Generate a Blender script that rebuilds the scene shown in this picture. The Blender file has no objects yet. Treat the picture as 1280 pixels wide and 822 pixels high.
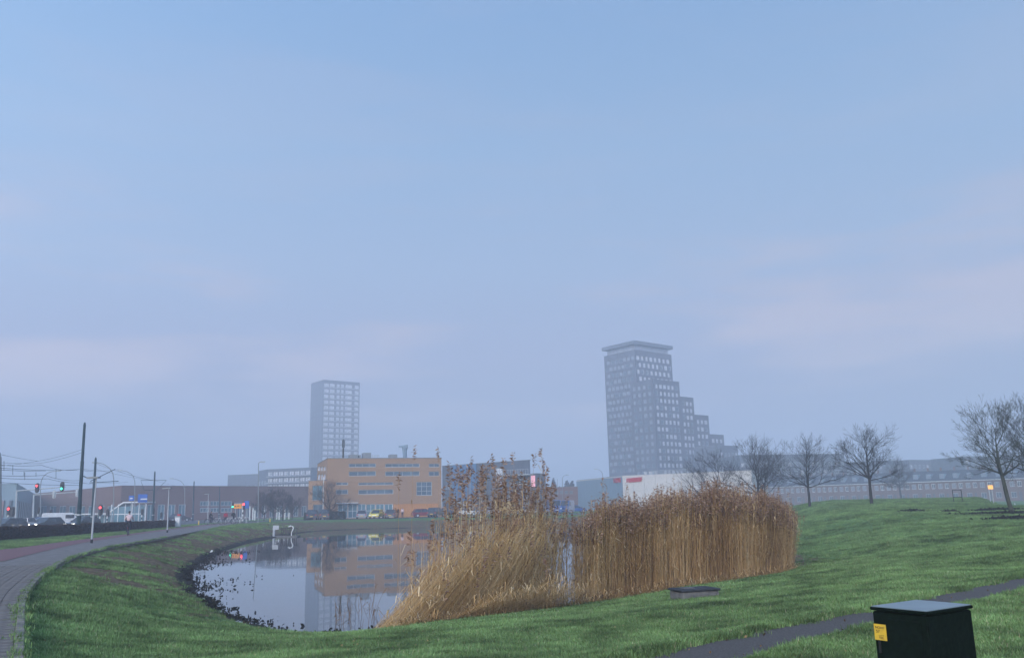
import bpy, bmesh, math, random
import numpy as np
from mathutils import Matrix, Vector, Euler
random.seed(7); rng = np.random.default_rng(11)
S = bpy.context.scene
COL = S.collection
# ------------------------------------------------------------------ camera
F = 1050.0; PITCH = math.atan(221/1050); ROLL = -0.022; EYE = 1.6
cam_d = bpy.data.cameras.new('camera'); cam = bpy.data.objects.new('camera', cam_d); COL.objects.link(cam)
cam.location = (0, 0, EYE)
cam.rotation_euler = (Matrix.Rotation(math.pi/2+PITCH, 3, 'X') @ Matrix.Rotation(ROLL, 3, 'Z')).to_euler()
cam_d.sensor_width = 36; cam_d.lens = F/1280*36; cam_d.clip_start = .1; cam_d.clip_end = 9000
S.camera = cam
# ------------------------------------------------------------------ sky
SUN_EL, SUN_AZ = math.radians(20), math.radians(200)      # low sun behind the camera
w = bpy.data.worlds.new('World'); S.world = w; w.use_nodes = True
nt = w.node_tree; N = nt.nodes; L = nt.links; N.clear()
out = N.new('ShaderNodeOutputWorld'); bg = N.new('ShaderNodeBackground'); bg.inputs[1].default_value = 0.1
sky = N.new('ShaderNodeTexSky'); sky.sky_type = 'NISHITA'; sky.sun_disc = False
sky.sun_elevation = SUN_EL; sky.sun_rotation = SUN_AZ; sky.air_density = 1.2; sky.dust_density = 1.5; sky.ozone_density = 2
tc = N.new('ShaderNodeTexCoord'); sep = N.new('ShaderNodeSeparateXYZ'); L.new(tc.outputs['Generated'], sep.inputs[0])
rmp = N.new('ShaderNodeValToRGB'); L.new(sep.outputs[2], rmp.inputs[0])
cr = rmp.color_ramp; cr.elements[0].position = 0; cr.elements[1].position = 1
SKY = [(0,(.24,.28,.43)), (.08,(.25,.29,.44)), (.17,(.325,.365,.54)), (.27,(.325,.44,.64)), (.40,(.275,.435,.67)), (.54,(.21,.38,.65)), (1,(.20,.32,.54))]
SKYK = 1.06; GLOW = 2.7
cr.elements[0].color = tuple(c*SKYK for c in SKY[0][1])+(1,); cr.elements[1].color = tuple(c*SKYK for c in SKY[-1][1])+(1,)
for p_, c_ in SKY[1:-1]:
    e = cr.elements.new(p_); e.color = tuple(c*SKYK for c in c_)+(1,)
# thin streaked stratus, a little pinker than the blue behind it
mp = N.new('ShaderNodeMapping'); mp.inputs['Scale'].default_value = (1.6, 1.6, 9); L.new(tc.outputs['Generated'], mp.inputs[0])
nz = N.new('ShaderNodeTexNoise'); nz.inputs['Scale'].default_value = 1.7; nz.inputs['Detail'].default_value = 5; nz.inputs['Roughness'].default_value = .5
L.new(mp.outputs[0], nz.inputs[0])
cm = N.new('ShaderNodeMapRange'); cm.inputs[1].default_value = .42; cm.inputs[2].default_value = .64; cm.interpolation_type = 'SMOOTHSTEP'
L.new(nz.outputs[0], cm.inputs[0])
bd = N.new('ShaderNodeValToRGB'); L.new(sep.outputs[2], bd.inputs[0]); b_ = bd.color_ramp
b_.elements[0].position = .04; b_.elements[0].color = (0,0,0,1); b_.elements[1].position = .9; b_.elements[1].color = (.05,.05,.05,1)
e = b_.elements.new(.15); e.color = (1,1,1,1); e = b_.elements.new(.25); e.color = (.85,.85,.85,1); e = b_.elements.new(.36); e.color = (.12,.12,.12,1)
mul = N.new('ShaderNodeMath'); mul.operation = 'MULTIPLY'; L.new(cm.outputs[0], mul.inputs[0]); L.new(bd.outputs[0], mul.inputs[1])
mx = N.new('ShaderNodeMix'); mx.data_type = 'RGBA'; L.new(mul.outputs[0], mx.inputs[0]); L.new(rmp.outputs[0], mx.inputs[6]); mx.inputs[7].default_value = (.585,.52,.61,1)
sc_ = N.new('ShaderNodeVectorMath'); sc_.operation = 'SCALE'; sc_.inputs['Scale'].default_value = 10*.86
L.new(mx.outputs[2], sc_.inputs[0])
# the misty sky brightens smoothly towards the low sun behind the camera
dt = N.new('ShaderNodeVectorMath'); dt.operation = 'DOT_PRODUCT'; L.new(tc.outputs['Generated'], dt.inputs[0]); dt.inputs[1].default_value = (math.sin(SUN_AZ), math.cos(SUN_AZ), 0)
m1 = N.new('ShaderNodeMath'); m1.operation = 'MULTIPLY_ADD'; L.new(dt.outputs['Value'], m1.inputs[0]); m1.inputs[1].default_value = .5; m1.inputs[2].default_value = .5; m1.use_clamp = True
m2 = N.new('ShaderNodeMath'); m2.operation = 'POWER'; L.new(m1.outputs[0], m2.inputs[0]); m2.inputs[1].default_value = 1.5
m3 = N.new('ShaderNodeMath'); m3.operation = 'MULTIPLY_ADD'; L.new(m2.outputs[0], m3.inputs[0]); m3.inputs[1].default_value = 10*.84*GLOW; m3.inputs[2].default_value = 10*.84; L.new(m3.outputs[0], sc_.inputs['Scale'])
sk2 = N.new('ShaderNodeVectorMath'); sk2.operation = 'SCALE'; sk2.inputs['Scale'].default_value = .22; L.new(sky.outputs[0], sk2.inputs[0])
ad = N.new('ShaderNodeVectorMath'); ad.operation = 'ADD'; L.new(sc_.outputs[0], ad.inputs[0]); L.new(sk2.outputs[0], ad.inputs[1])
L.new(ad.outputs[0], bg.inputs[0]); L.new(bg.outputs[0], out.inputs[0])
# ------------------------------------------------------------------ sun, exposure
sl = bpy.data.lights.new('sun', 'SUN'); sl.energy = 3.1; sl.angle = math.radians(30); sl.color = (1, .91, .84)
so = bpy.data.objects.new('sun', sl); COL.objects.link(so)
sd_ = Vector((math.sin(SUN_AZ)*math.cos(SUN_EL), math.cos(SUN_AZ)*math.cos(SUN_EL), math.sin(SUN_EL)))
so.rotation_euler = sd_.to_track_quat('Z', 'Y').to_euler()
S.view_settings.view_transform = 'Standard'; S.view_settings.look = 'None'; S.view_settings.exposure = 0.0; S.view_settings.gamma = 1
S.render.engine = 'CYCLES'; S.cycles.use_denoising = True; S.cycles.volume_bounces = 2; S.cycles.max_bounces = 6
S.cycles.diffuse_bounces = 2; S.cycles.glossy_bounces = 3; S.cycles.transparent_max_bounces = 8; S.cycles.sample_clamp_indirect = 4
HAZE_SIGMA = .0018
# ------------------------------------------------------------------ pixel (of the 1280x822 photograph) -> world
cp, sp = math.cos(PITCH), math.sin(PITCH)
r0, u0, BK = np.array([1,0,0.]), np.array([0,-sp,cp]), np.array([0,-cp,-sp])
RI = math.cos(ROLL)*r0+math.sin(ROLL)*u0; UP = -math.sin(ROLL)*r0+math.cos(ROLL)*u0
def ray(px, py): return RI*((px-640)/F)+UP*(-(py-411)/F)-BK
def at(px, py, Y):
    d = ray(px, py); return d*(Y/d[1])+np.array([0,0,EYE])
def hit(px, py, z=0.):
    d = ray(px, py); return d*((z-EYE)/d[2])+np.array([0,0,EYE])
def X(px, Y, py=636): return float(at(px, py, Y)[0])
def Z(px, py, Y): return float(at(px, py, Y)[2])
def ss(a, b, x): t = np.clip((x-a)/(b-a), 0, 1); return t*t*(3-2*t)
# ------------------------------------------------------------------ helpers
def tag(o, label=None, cat=None, group=None, kind=None):
    for k, v in (('label',label),('category',cat),('group',group),('kind',kind)):
        if v: o[k] = v
    return o
def thing(name, label, cat, loc=(0,0,0), rz=0, group=None):
    o = bpy.data.objects.new(name, None); COL.objects.link(o); o.location = tuple(float(v) for v in loc); o.rotation_euler = (0,0,rz)
    o.empty_display_size = .3
    return tag(o, label, cat, group)
def link(name, me, parent=None, loc=None, rz=0):
    o = bpy.data.objects.new(name, me); COL.objects.link(o)
    if parent: o.parent = parent
    if loc is not None: o.location = tuple(float(v) for v in loc)
    if rz: o.rotation_euler = (0,0,rz)
    return o
def dup(root, loc=None, rz=None, label=None, group=None):
    r = root.copy(); COL.objects.link(r)
    if loc is not None: r.location = tuple(float(v) for v in loc)
    if rz is not None: r.rotation_euler = (0,0,rz)
    if label: r['label'] = label
    if group: r['group'] = group
    for ch in list(root.children):
        c = ch.copy(); COL.objects.link(c); c.parent = r
        for g in ch.children:
            d = g.copy(); COL.objects.link(d); d.parent = c
    return r
class MB:
    def __init__(s): s.v = []; s.f = []; s.m = []
    def add(s, vs, fs, m=0):
        n = len(s.v); s.v += [tuple(float(c) for c in v) for v in vs]; s.f += [tuple(i+n for i in f) for f in fs]; s.m += [m]*len(fs)
    def box(s, c, d, rz=0, m=0, rx=0):
        x,y,z = d[0]/2,d[1]/2,d[2]/2; M = Matrix.Rotation(rz,3,'Z')@Matrix.Rotation(rx,3,'X'); C = Vector(tuple(float(q) for q in c))
        vs = [C+M@Vector((a*x,b*y,e*z)) for a in (-1,1) for b in (-1,1) for e in (-1,1)]
        s.add(vs, [(0,1,3,2),(4,6,7,5),(0,4,5,1),(2,3,7,6),(0,2,6,4),(1,5,7,3)], m)
    def span(s, x0,x1,y0,y1,z0,z1, m=0): s.box(((x0+x1)/2,(y0+y1)/2,(z0+z1)/2),(x1-x0,y1-y0,z1-z0),0,m)
    def path(s, pts, rad, n=6, m=0, cap=True):
        pts = [Vector(tuple(float(c) for c in p)) for p in pts]; K = len(pts)
        if not hasattr(rad,'__len__'): rad = [rad]*K
        vs = []; up = Vector((0,0,1)); t0 = (pts[-1]-pts[0]).normalized()
        if abs(t0.z) > .9: up = Vector((1,0,0))
        for i,p in enumerate(pts):
            t = (pts[min(i+1,K-1)]-pts[max(i-1,0)]).normalized(); a = t.cross(up)
            if a.length < 1e-4: a = t.cross(Vector((0,1,0)))
            a.normalize(); b = t.cross(a)
            for k in range(n):
                q = 2*math.pi*k/n; vs.append(p+(a*math.cos(q)+b*math.sin(q))*rad[i])
        fs = [(i*n+k, i*n+(k+1)%n, (i+1)*n+(k+1)%n, (i+1)*n+k) for i in range(K-1) for k in range(n)]
        if cap: fs += [tuple(range(n))[::-1], tuple((K-1)*n+k for k in range(n))]
        s.add(vs, fs, m)
    def prism(s, poly, a0, a1, axis='y', m=0):
        n = len(poly)
        if axis == 'y': P = lambda u,v,a: (u,a,v)
        elif axis == 'z': P = lambda u,v,a: (u,v,a)
        else: P = lambda u,v,a: (a,u,v)
        vs = [P(u,v,a0) for u,v in poly]+[P(u,v,a1) for u,v in poly]
        s.add(vs, [tuple(range(n))[::-1], tuple(range(n,2*n))]+[(i,(i+1)%n,n+(i+1)%n,n+i) for i in range(n)], m)
    def mesh(s, name, mats, smooth=False):
        me = bpy.data.meshes.new(name); me.from_pydata(s.v, [], s.f)
        for q in (mats if isinstance(mats,(list,tuple)) else [mats]): me.materials.append(q)
        me.polygons.foreach_set('material_index', s.m)
        if smooth: me.polygons.foreach_set('use_smooth', [True]*len(s.f))
        bm = bmesh.new(); bm.from_mesh(me); bmesh.ops.recalc_face_normals(bm, faces=bm.faces); bm.to_mesh(me); bm.free()
        me.update(); return me
    def build(s, name, mats, parent=None, loc=None, rz=0, smooth=False): return link(name, s.mesh(name, mats, smooth), parent, loc, rz)
def npmesh(name, V, Q, mat, attr=None, tri=False):
    """V (n,3), Q (m,4) quads or (m,3) triangles"""
    me = bpy.data.meshes.new(name); k = Q.shape[1]; m = len(Q)
    me.vertices.add(len(V)); me.vertices.foreach_set('co', np.asarray(V, np.float32).ravel())
    me.loops.add(m*k); me.loops.foreach_set('vertex_index', np.asarray(Q, np.int32).ravel())
    me.polygons.add(m); me.polygons.foreach_set('loop_start', np.arange(0, m*k, k, dtype=np.int32))
    try: me.polygons.foreach_set('loop_total', np.full(m, k, np.int32))
    except Exception: pass
    me.update(calc_edges=True)
    for nm, a in (attr or {}).items():
        at_ = me.attributes.new(nm, 'FLOAT', 'POINT'); at_.data.foreach_set('value', np.asarray(a, np.float32))
    me.materials.append(mat); return me
# ------------------------------------------------------------------ materials
def mat(name, c1, c2=None, rough=.8, scale=5., metal=0, bump=0., detail=5, emit=None, es=1., coat=0, stretch=None, spec=.3):
    m = bpy.data.materials.new(name); m.use_nodes = True; t = m.node_tree; n = t.nodes; l = t.links; p = n['Principled BSDF']
    p.inputs['Roughness'].default_value = rough; p.inputs['Metallic'].default_value = metal; p.inputs['Specular IOR Level'].default_value = spec
    if coat: p.inputs['Coat Weight'].default_value = coat; p.inputs['Coat Roughness'].default_value = .08
    c2 = c2 or tuple(c*.78 for c in c1)
    tx = n.new('ShaderNodeTexCoord'); mpg = n.new('ShaderNodeMapping'); l.new(tx.outputs['Object'], mpg.inputs[0])
    if stretch: mpg.inputs['Scale'].default_value = stretch
    z = n.new('ShaderNodeTexNoise'); z.inputs['Scale'].default_value = scale; z.inputs['Detail'].default_value = detail; l.new(mpg.outputs[0], z.inputs[0])
    r = n.new('ShaderNodeValToRGB'); l.new(z.outputs[0], r.inputs[0]); r.color_ramp.elements[0].position = .33; r.color_ramp.elements[1].position = .67
    r.color_ramp.elements[0].color = (*c2,1); r.color_ramp.elements[1].color = (*c1,1); l.new(r.outputs[0], p.inputs['Base Color'])
    if bump:
        b = n.new('ShaderNodeBump'); b.inputs['Strength'].default_value = bump; b.inputs['Distance'].default_value = .02
        l.new(z.outputs[0], b.inputs['Height']); l.new(b.outputs[0], p.inputs['Normal'])
    if emit: p.inputs['Emission Color'].default_value = (*emit,1); p.inputs['Emission Strength'].default_value = es
    return m
def brick(name, c1, c2, mortar, sc=1., rough=.9):
    m = mat(name, c1, c2, rough); t = m.node_tree; n = t.nodes; l = t.links; p = n['Principled BSDF']
    tx = n.new('ShaderNodeTexCoord'); sx = n.new('ShaderNodeSeparateXYZ'); l.new(tx.outputs['Object'], sx.inputs[0])
    a = n.new('ShaderNodeMath'); a.operation = 'ADD'; l.new(sx.outputs[0], a.inputs[0]); l.new(sx.outputs[1], a.inputs[1])
    cx = n.new('ShaderNodeCombineXYZ'); l.new(a.outputs[0], cx.inputs[0]); l.new(sx.outputs[2], cx.inputs[1])
    b = n.new('ShaderNodeTexBrick'); l.new(cx.outputs[0], b.inputs['Vector']); b.inputs['Scale'].default_value = sc
    b.inputs['Brick Width'].default_value = .22; b.inputs['Row Height'].default_value = .065; b.inputs['Mortar Size'].default_value = .008
    b.inputs['Color1'].default_value = (*c1,1); b.inputs['Color2'].default_value = (*c2,1); b.inputs['Mortar'].default_value = (*mortar,1)
    big = n.new('ShaderNodeTexNoise'); big.inputs['Scale'].default_value = .35; big.inputs['Detail'].default_value = 6; l.new(tx.outputs['Object'], big.inputs[0])
    mr = n.new('ShaderNodeMapRange'); mr.inputs[3].default_value = .82; mr.inputs[4].default_value = 1.15; l.new(big.outputs[0], mr.inputs[0])
    v = n.new('ShaderNodeVectorMath'); v.operation = 'SCALE'; l.new(b.outputs[0], v.inputs[0]); l.new(mr.outputs[0], v.inputs['Scale'])
    l.new(v.outputs[0], p.inputs['Base Color']); return m
M = {}
M['orange_brick'] = brick('orange_brick', (.36,.214,.117), (.30,.178,.10), (.36,.26,.17))
M['brown_brick'] = brick('brown_brick', (.19,.105,.09), (.15,.085,.075), (.2,.15,.13))
M['dark_brick'] = brick('dark_brick', (.060,.050,.052), (.045,.038,.04), (.07,.065,.065))
M['house_brick'] = brick('house_brick', (.17,.10,.09), (.13,.08,.07), (.2,.17,.15))
M['timber'] = mat('warm_timber', (.55,.27,.10), (.44,.20,.07), .7, 2, stretch=(6,6,.6))
M['glass'] = mat('window_glass', (.10,.16,.20), (.05,.085,.11), .08, .35, spec=.8)
M['glass_pale'] = mat('pale_blind_glass', (.62,.60,.62), (.40,.42,.48), .25, .6, spec=.6)
M['glass_mid'] = mat('dull_glass', (.26,.29,.34), (.16,.19,.23), .25, .6, spec=.6)
M['glass_teal'] = mat('teal_glass', (.12,.24,.28), (.07,.15,.19), .08, .5, spec=.8)
M['white'] = mat('white_paint', (.74,.74,.73), (.62,.63,.63), .5, 3)
M['cream'] = mat('cream_cladding', (.60,.56,.52), (.53,.50,.47), .7, .4)
M['greyblue'] = mat('grey_blue_cladding', (.22,.30,.36), (.18,.25,.31), .6, .3, stretch=(1,1,.2))
M['blue'] = mat('blue_cladding', (.09,.19,.33), (.07,.155,.28), .5, .5)
M['lightgrey'] = mat('light_grey_metal', (.45,.47,.48), (.36,.38,.40), .5, 3)
M['grey'] = mat('grey_metal', (.26,.28,.29), (.20,.22,.23), .5, 4)
M['slate'] = mat('slate_grey_cladding', (.115,.135,.16), (.085,.10,.125), .7, .7)
M['towergrey'] = mat('tower_concrete', (.09,.10,.125), (.07,.08,.10), .8, .2)
M['black'] = mat('black_paint', (.02,.02,.022), (.012,.012,.014), .45, 4)
M['teal_paint'] = mat('dark_teal_mast_paint', (.018,.05,.06), (.012,.035,.045), .5, 3)
M['roof'] = mat('flat_roof_felt', (.13,.13,.14), (.09,.09,.10), .9, 1)
M['rooftile'] = mat('roof_tiles', (.065,.075,.09), (.045,.055,.07), .8, 2, bump=.3)
M['rubber'] = mat('tyre_rubber', (.02,.02,.02), None, .9)
M['concrete'] = mat('weathered_concrete', (.20,.19,.18), (.10,.10,.10), .9, 6, bump=.5)
M['asphalt'] = mat('asphalt', (.125,.105,.092), (.06,.05,.045), .85, 40, bump=.5, detail=8)
M['road'] = mat('road_asphalt', (.09,.09,.095), (.07,.07,.075), .8, 3)
M['redpath'] = mat('red_cycle_asphalt', (.21,.10,.10), (.14,.072,.075), .85, 6, bump=.3, detail=8)
M['greypave'] = mat('grey_paving', (.205,.18,.165), (.125,.108,.10), .85, 3, bump=.3, detail=8)
M['kerb'] = mat('pale_kerb_concrete', (.24,.21,.18), (.10,.095,.085), .9, 5, bump=.4)
M['bark'] = mat('bark', (.042,.037,.034), (.02,.019,.018), .9, 14, bump=.6, stretch=(1,1,.3))
M['barkgreen'] = mat('algae_green_bark', (.075,.08,.055), (.035,.035,.028), .9, 9, bump=.6, stretch=(1,1,.3))
M['yellow'] = mat('yellow_paint', (.78,.52,.05), (.66,.42,.04), .45, 3)
M['red'] = mat('red_paint', (.55,.04,.05), (.42,.03,.04), .45, 3)
M['orange'] = mat('orange_sign', (.85,.33,.03), (.75,.27,.02), .4, 3)
M['dullyellow'] = mat('ochre_van_paint', (.50,.36,.14), None, .45, 3)
M['signblue'] = mat('blue_sign', (.02,.12,.45), (.015,.09,.36), .4, 3)
M['skin'] = mat('skin', (.45,.28,.21), None, .6)
M['cardark'] = mat('dark_car_paint', (.03,.035,.045), None, .3, 2, coat=1)
M['carsilver'] = mat('silver_car_paint', (.35,.36,.40), None, .3, 2, metal=.5, coat=1)
M['carwhite'] = mat('white_car_paint', (.72,.73,.74), (.62,.63,.64), .35, 2, coat=1)
M['carred'] = mat('dark_red_car_paint', (.20,.02,.03), None, .3, 2, coat=1)
M['caryellow'] = mat('yellow_car_paint', (.75,.62,.04), (.65,.52,.03), .3, 2, coat=1)
M['carblue'] = mat('blue_car_paint', (.03,.10,.32), None, .3, 2, coat=1)
M['carglass'] = mat('car_glass', (.02,.025,.03), None, .05, 2, spec=.8)
M['redlamp'] = mat('red_signal_lens', (.6,.03,.03), None, .4, emit=(1,.05,.06), es=5)
M['greenlamp'] = mat('green_signal_lens', (.03,.6,.35), None, .4, emit=(.05,1,.55), es=4)
M['headlamp'] = mat('lit_headlamp', (.9,.9,.9), None, .3, emit=(1,.95,.85), es=6)
M['taillamp'] = mat('tail_lamp', (.4,.02,.02), None, .3)
M['pink'] = mat('pale_pink_jacket', (.70,.52,.50), (.60,.44,.43), .8, 8)
M['navy'] = mat('navy_cloth', (.02,.025,.045), None, .9)
M['darkcloth'] = mat('black_cloth', (.018,.018,.02), None, .9)
M['redcloth'] = mat('red_jacket', (.35,.03,.06), None, .8)
M['hair'] = mat('dark_hair', (.015,.012,.01), None, .7)
M['boxgreen'] = mat('dark_green_cabinet_paint', (.006,.012,.0085), (.0035,.007,.005), .8, 30, bump=.25, detail=9, spec=.08)
M['boxtop'] = mat('grey_green_cabinet_lid', (.21,.26,.27), (.16,.20,.215), .35, 3, bump=.1, detail=8)
M['litfront'] = mat('glowing_pink_shop_front', (.7,.35,.4), None, .5, emit=(1,.45,.55), es=.55)
M['litamber'] = mat('lit_amber_sign', (.8,.4,.1), None, .5, emit=(1,.5,.15), es=.9)
M['birch'] = mat('pale_bark', (.42,.42,.42), (.22,.22,.22), .8, 8)

def attr_mat(name, attr, stops, rough=.85, trans=0, noise=0):
    m = bpy.data.materials.new(name); m.use_nodes = True; t = m.node_tree; n = t.nodes; l = t.links; p = n['Principled BSDF']
    p.inputs['Roughness'].default_value = rough; p.inputs['Specular IOR Level'].default_value = .2
    a = n.new('ShaderNodeAttribute'); a.attribute_name = attr; r = n.new('ShaderNodeValToRGB'); l.new(a.outputs['Fac'], r.inputs[0])
    r.color_ramp.elements[0].color = (*stops[0][1],1); r.color_ramp.elements[0].position = stops[0][0]
    r.color_ramp.elements[1].color = (*stops[-1][1],1); r.color_ramp.elements[1].position = stops[-1][0]
    for q, c in stops[1:-1]: e = r.color_ramp.elements.new(q); e.color = (*c,1)
    l.new(r.outputs[0], p.inputs['Base Color'])
    if noise:     # noise scales the colour, painting in streaky shading and dark hollows of lumpy turf
        g = n.new('ShaderNodeNewGeometry'); q = n.new('ShaderNodeTexNoise'); q.inputs['Scale'].default_value = 1.1; q.inputs['Detail'].default_value = 6; q.inputs['Roughness'].default_value = .65; l.new(g.outputs['Position'], q.inputs[0])
        mr = n.new('ShaderNodeMapRange'); mr.inputs[1].default_value = .32; mr.inputs[2].default_value = .68; mr.inputs[3].default_value = .34; mr.inputs[4].default_value = 1.5
        q2 = n.new('ShaderNodeTexNoise'); q2.inputs['Scale'].default_value = .22; q2.inputs['Detail'].default_value = 3; l.new(g.outputs['Position'], q2.inputs[0])
        mm = n.new('ShaderNodeMath'); mm.operation = 'MULTIPLY_ADD'; l.new(q2.outputs[0], mm.inputs[0]); mm.inputs[1].default_value = .5; mm.inputs[2].default_value = -.25; m4 = n.new('ShaderNodeMath'); m4.operation = 'ADD'; l.new(mm.outputs[0], m4.inputs[0]); l.new(q.outputs[0], m4.inputs[1]); l.new(m4.outputs[0], mr.inputs[0])
        v = n.new('ShaderNodeVectorMath'); v.operation = 'SCALE'; l.new(r.outputs[0], v.inputs[0]); l.new(mr.outputs[0], v.inputs['Scale']); l.new(v.outputs[0], p.inputs['Base Color'])
    return m
# ------------------------------------------------------------------ outlines of pond and paths
WZ = -1.1
shore_px = [(345,671),(328,674),(310,677.5),(288,685),(270,691),(254,702),(238,712),(234,723),(243,738),(261,750),(279,764),(300,774),(322,782),(350,787),(385,790.5),(434,791),(470,789),(520,782),(560,777),(600,770),(650,763),(700,754),(760,745),(820,736),(900,723),(950,712),(985,703)]
SH = [tuple(hit(a,b,WZ)[:2]) for a,b in shore_px]
SH += [(11,38),(13,48),(16,60),(20,78),(25,98),(28,115),(22,121.5),(10,120.5),(-6,122),(-18,121),(-24.5,119),(-27,112),(-26.5,103)]
SH = np.array(SH)
def chaikin(P, closed=True, it=2):
    for _ in range(it):
        Q = np.roll(P,-1,0) if closed else P[1:]; A = P if closed else P[:-1]
        R = np.empty((2*len(A),P.shape[1])); R[0::2] = .75*A+.25*Q; R[1::2] = .25*A+.75*Q
        P = R if closed else np.vstack([P[:1],R,P[-1:]])
    return P
SH = chaikin(SH, True, 2)
def seg_dist(x, y, P, closed=False):
    Q = np.roll(P,-1,0) if closed else P[1:]; A = P if closed else P[:-1]
    best = np.full(x.shape, 1e9)
    for (ax,ay),(bx,by) in zip(A[:,:2],Q[:,:2]):
        dx,dy = bx-ax,by-ay; t = np.clip(((x-ax)*dx+(y-ay)*dy)/(dx*dx+dy*dy+1e-12),0,1)
        best = np.minimum(best, (x-ax-t*dx)**2+(y-ay-t*dy)**2)
    return np.sqrt(best)
def inside(x, y, P):
    c = np.zeros(x.shape, bool); n = len(P)
    for i in range(n):
        ax,ay = P[i][:2]; bx,by = P[(i+1)%n][:2]
        if ay == by: continue
        k = ((ay > y) != (by > y)) & (x < (bx-ax)*(y-ay)/(by-ay)+ax); c ^= k
    return c
# left paving: right edge, grey/red boundary, left edge (pixels on z=0)
er = np.array([hit(a,b)[:2] for a,b in [(20,860),(23,822),(24.6,790),(28,745),(42,727),(61,710),(94,694),(140,682),(199,673),(258,661),(290,655.5),(330,651.5)]])
em = np.array([hit(a,b)[:2] for a,b in [(-420,760),(-200,725),(-90,711),(0,702),(20,697),(35,693),(82,682),(117,675.5),(165,668.5),(205,662.8),(262,656),(300,652.3)]])
el = np.array([hit(a,b)[:2] for a,b in [(-420,722),(-200,703),(-90,694),(0,686.5),(20,684.5),(35,682.5),(70,677.8),(112,672.5),(164,666.5),(203,661.3),(258,655),(298,651.3)]])
er = chaikin(er, False, 2); em = chaikin(em, False, 2); el = chaikin(el, False, 2)
def resample(P, n):
    d = np.r_[0, np.cumsum(np.hypot(*np.diff(P,axis=0).T))]; t = np.linspace(0,d[-1],n)
    return np.c_[np.interp(t,d,P[:,0]), np.interp(t,d,P[:,1])]
pave_poly = np.vstack([er, el[::-1], [[-30,3],[-6,2]]])
# right asphalt path on z = 0
pu = np.array([hit(a,b,.0)[:2] for a,b in [(640,860),(820,815),(980,781),(1060,766),(1130,751),(1190,739),(1280,719),(1420,690),(1600,662)]])
pl = np.array([hit(a,b,.0)[:2] for a,b in [(640,935),(820,862),(980,813.5),(1060,794),(1130,777),(1190,762),(1280,738.5),(1420,703),(1600,671)]])
pu = chaikin(pu,False,2); pl = chaikin(pl,False,2)
rpath_poly = np.vstack([pu, pl[::-1]])
# ------------------------------------------------------------------ terrain
K = rng.normal(0,1,(10,2))*np.array([.35,.6,.9,1.3,.2,.45,1.8,2.4,3.1,1.1])[:,None]; PH = rng.uniform(0,6.28,10)
def bumps(x, y): return sum(np.sin(k[0]*x+k[1]*y+p)/(1+1.4*np.hypot(*k)) for k,p in zip(K,PH))/3.2
def shore(x, y):
    d = seg_dist(x,y,SH,True); return np.where(inside(x,y,SH), -d, d)
def tz(x, y, full=False):
    x = np.asarray(x,float); y = np.asarray(y,float); sh_ = shore(x,y)
    sh2 = sh_+.22*np.sin(x*1.9+np.sin(y*1.3)*2)*np.exp(-np.abs(sh_)/1.5)
    nr = ss(-12,-5,x)*(1-ss(45,70,y)); W = 6.4+6.4*nr; W = W+9*ss(95,112,y)*ss(-40,-20,x)
    t = np.clip(sh2/W,0,1); g = 1-(1-t)**(1.9-.65*nr)
    z = WZ+(0-WZ)*g
    z = np.where(sh2 < 0, WZ+np.maximum(sh2*.35,-.7), z)
    # the low rise on the right
    A = x/np.maximum(y,1); rise = 1.38*(.3*ss(24,104,y)+.7*np.clip((y-26)/80,0,1))*(1-ss(108,124,y))*ss(0,14,x-.24*y)*(1-.95*ss(.535,.575,A)*ss(62,95,y))
    z = z+rise*np.clip(sh_/8,0,1)
    pd = np.where(inside(x,y,pave_poly), 0, seg_dist(x,y,np.vstack([pave_poly,pave_poly[:1]]))); pr = np.where(inside(x,y,rpath_poly), 0, seg_dist(x,y,np.vstack([rpath_poly,rpath_poly[:1]])))
    k = np.clip(np.minimum(pd/1.2,pr/1.0),0,1)*np.clip(sh_/1.5,.15,1)
    z = z+.085*k*bumps(x,y)*(1-.65*ss(22,55,y))*(1-ss(150,200,y))
    z = np.where(pd <= .02, -.08, z)
    z = np.where(pr <= .02, z*0-.014, np.where(pr < 1, z*pr+(1-pr)*0.015, z))
    return (z, sh_, pd, pr) if full else z
def tz1(x, y): return float(tz(np.array([float(x)]), np.array([float(y)]))[0])
def ghit(px, py, it=12):
    z = 0.
    for _ in range(it):
        p = hit(px,py,z); z2 = tz1(p[0],p[1]); z = .5*z+.5*z2
    return hit(px,py,z)
# ------------------------------------------------------------------ ground sheet
def axis_(parts):
    o = [parts[0][0]]
    for a,b,s in parts: n = max(1,int(round((b-a)/s))); o += list(np.linspace(a,b,n+1)[1:])
    return np.array(o)
def geo(a, b, r, s0):
    o = [a]; s = s0
    while o[-1] < b: o.append(o[-1]+s); s *= r
    o[-1] = b; return np.array(o)
xr = geo(70,2300,1.25,2); gx = np.r_[-xr[::-1][:-1], axis_([(-70,-30,.8),(-30,-16,.4),(-16,16,.2),(16,34,.4),(34,70,.8)]), xr[1:]]
gy = np.r_[-geo(5,2300,1.6,3)[::-1], axis_([(-5,4,1),(4,26,.2),(26,45,.35),(45,80,.6),(80,130,.9)]), geo(130,2300,1.2,2)[1:]]
GX, GY = np.meshgrid(gx, gy); fx, fy = GX.ravel(), GY.ravel()
gz, gsh, gpd, gpr = tz(fx, fy, True)
nx_, ny_ = len(gx), len(gy); I = np.arange(nx_*ny_).reshape(ny_,nx_)
Q = np.stack([I[:-1,:-1],I[:-1,1:],I[1:,1:],I[1:,:-1]],-1).reshape(-1,4)
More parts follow.
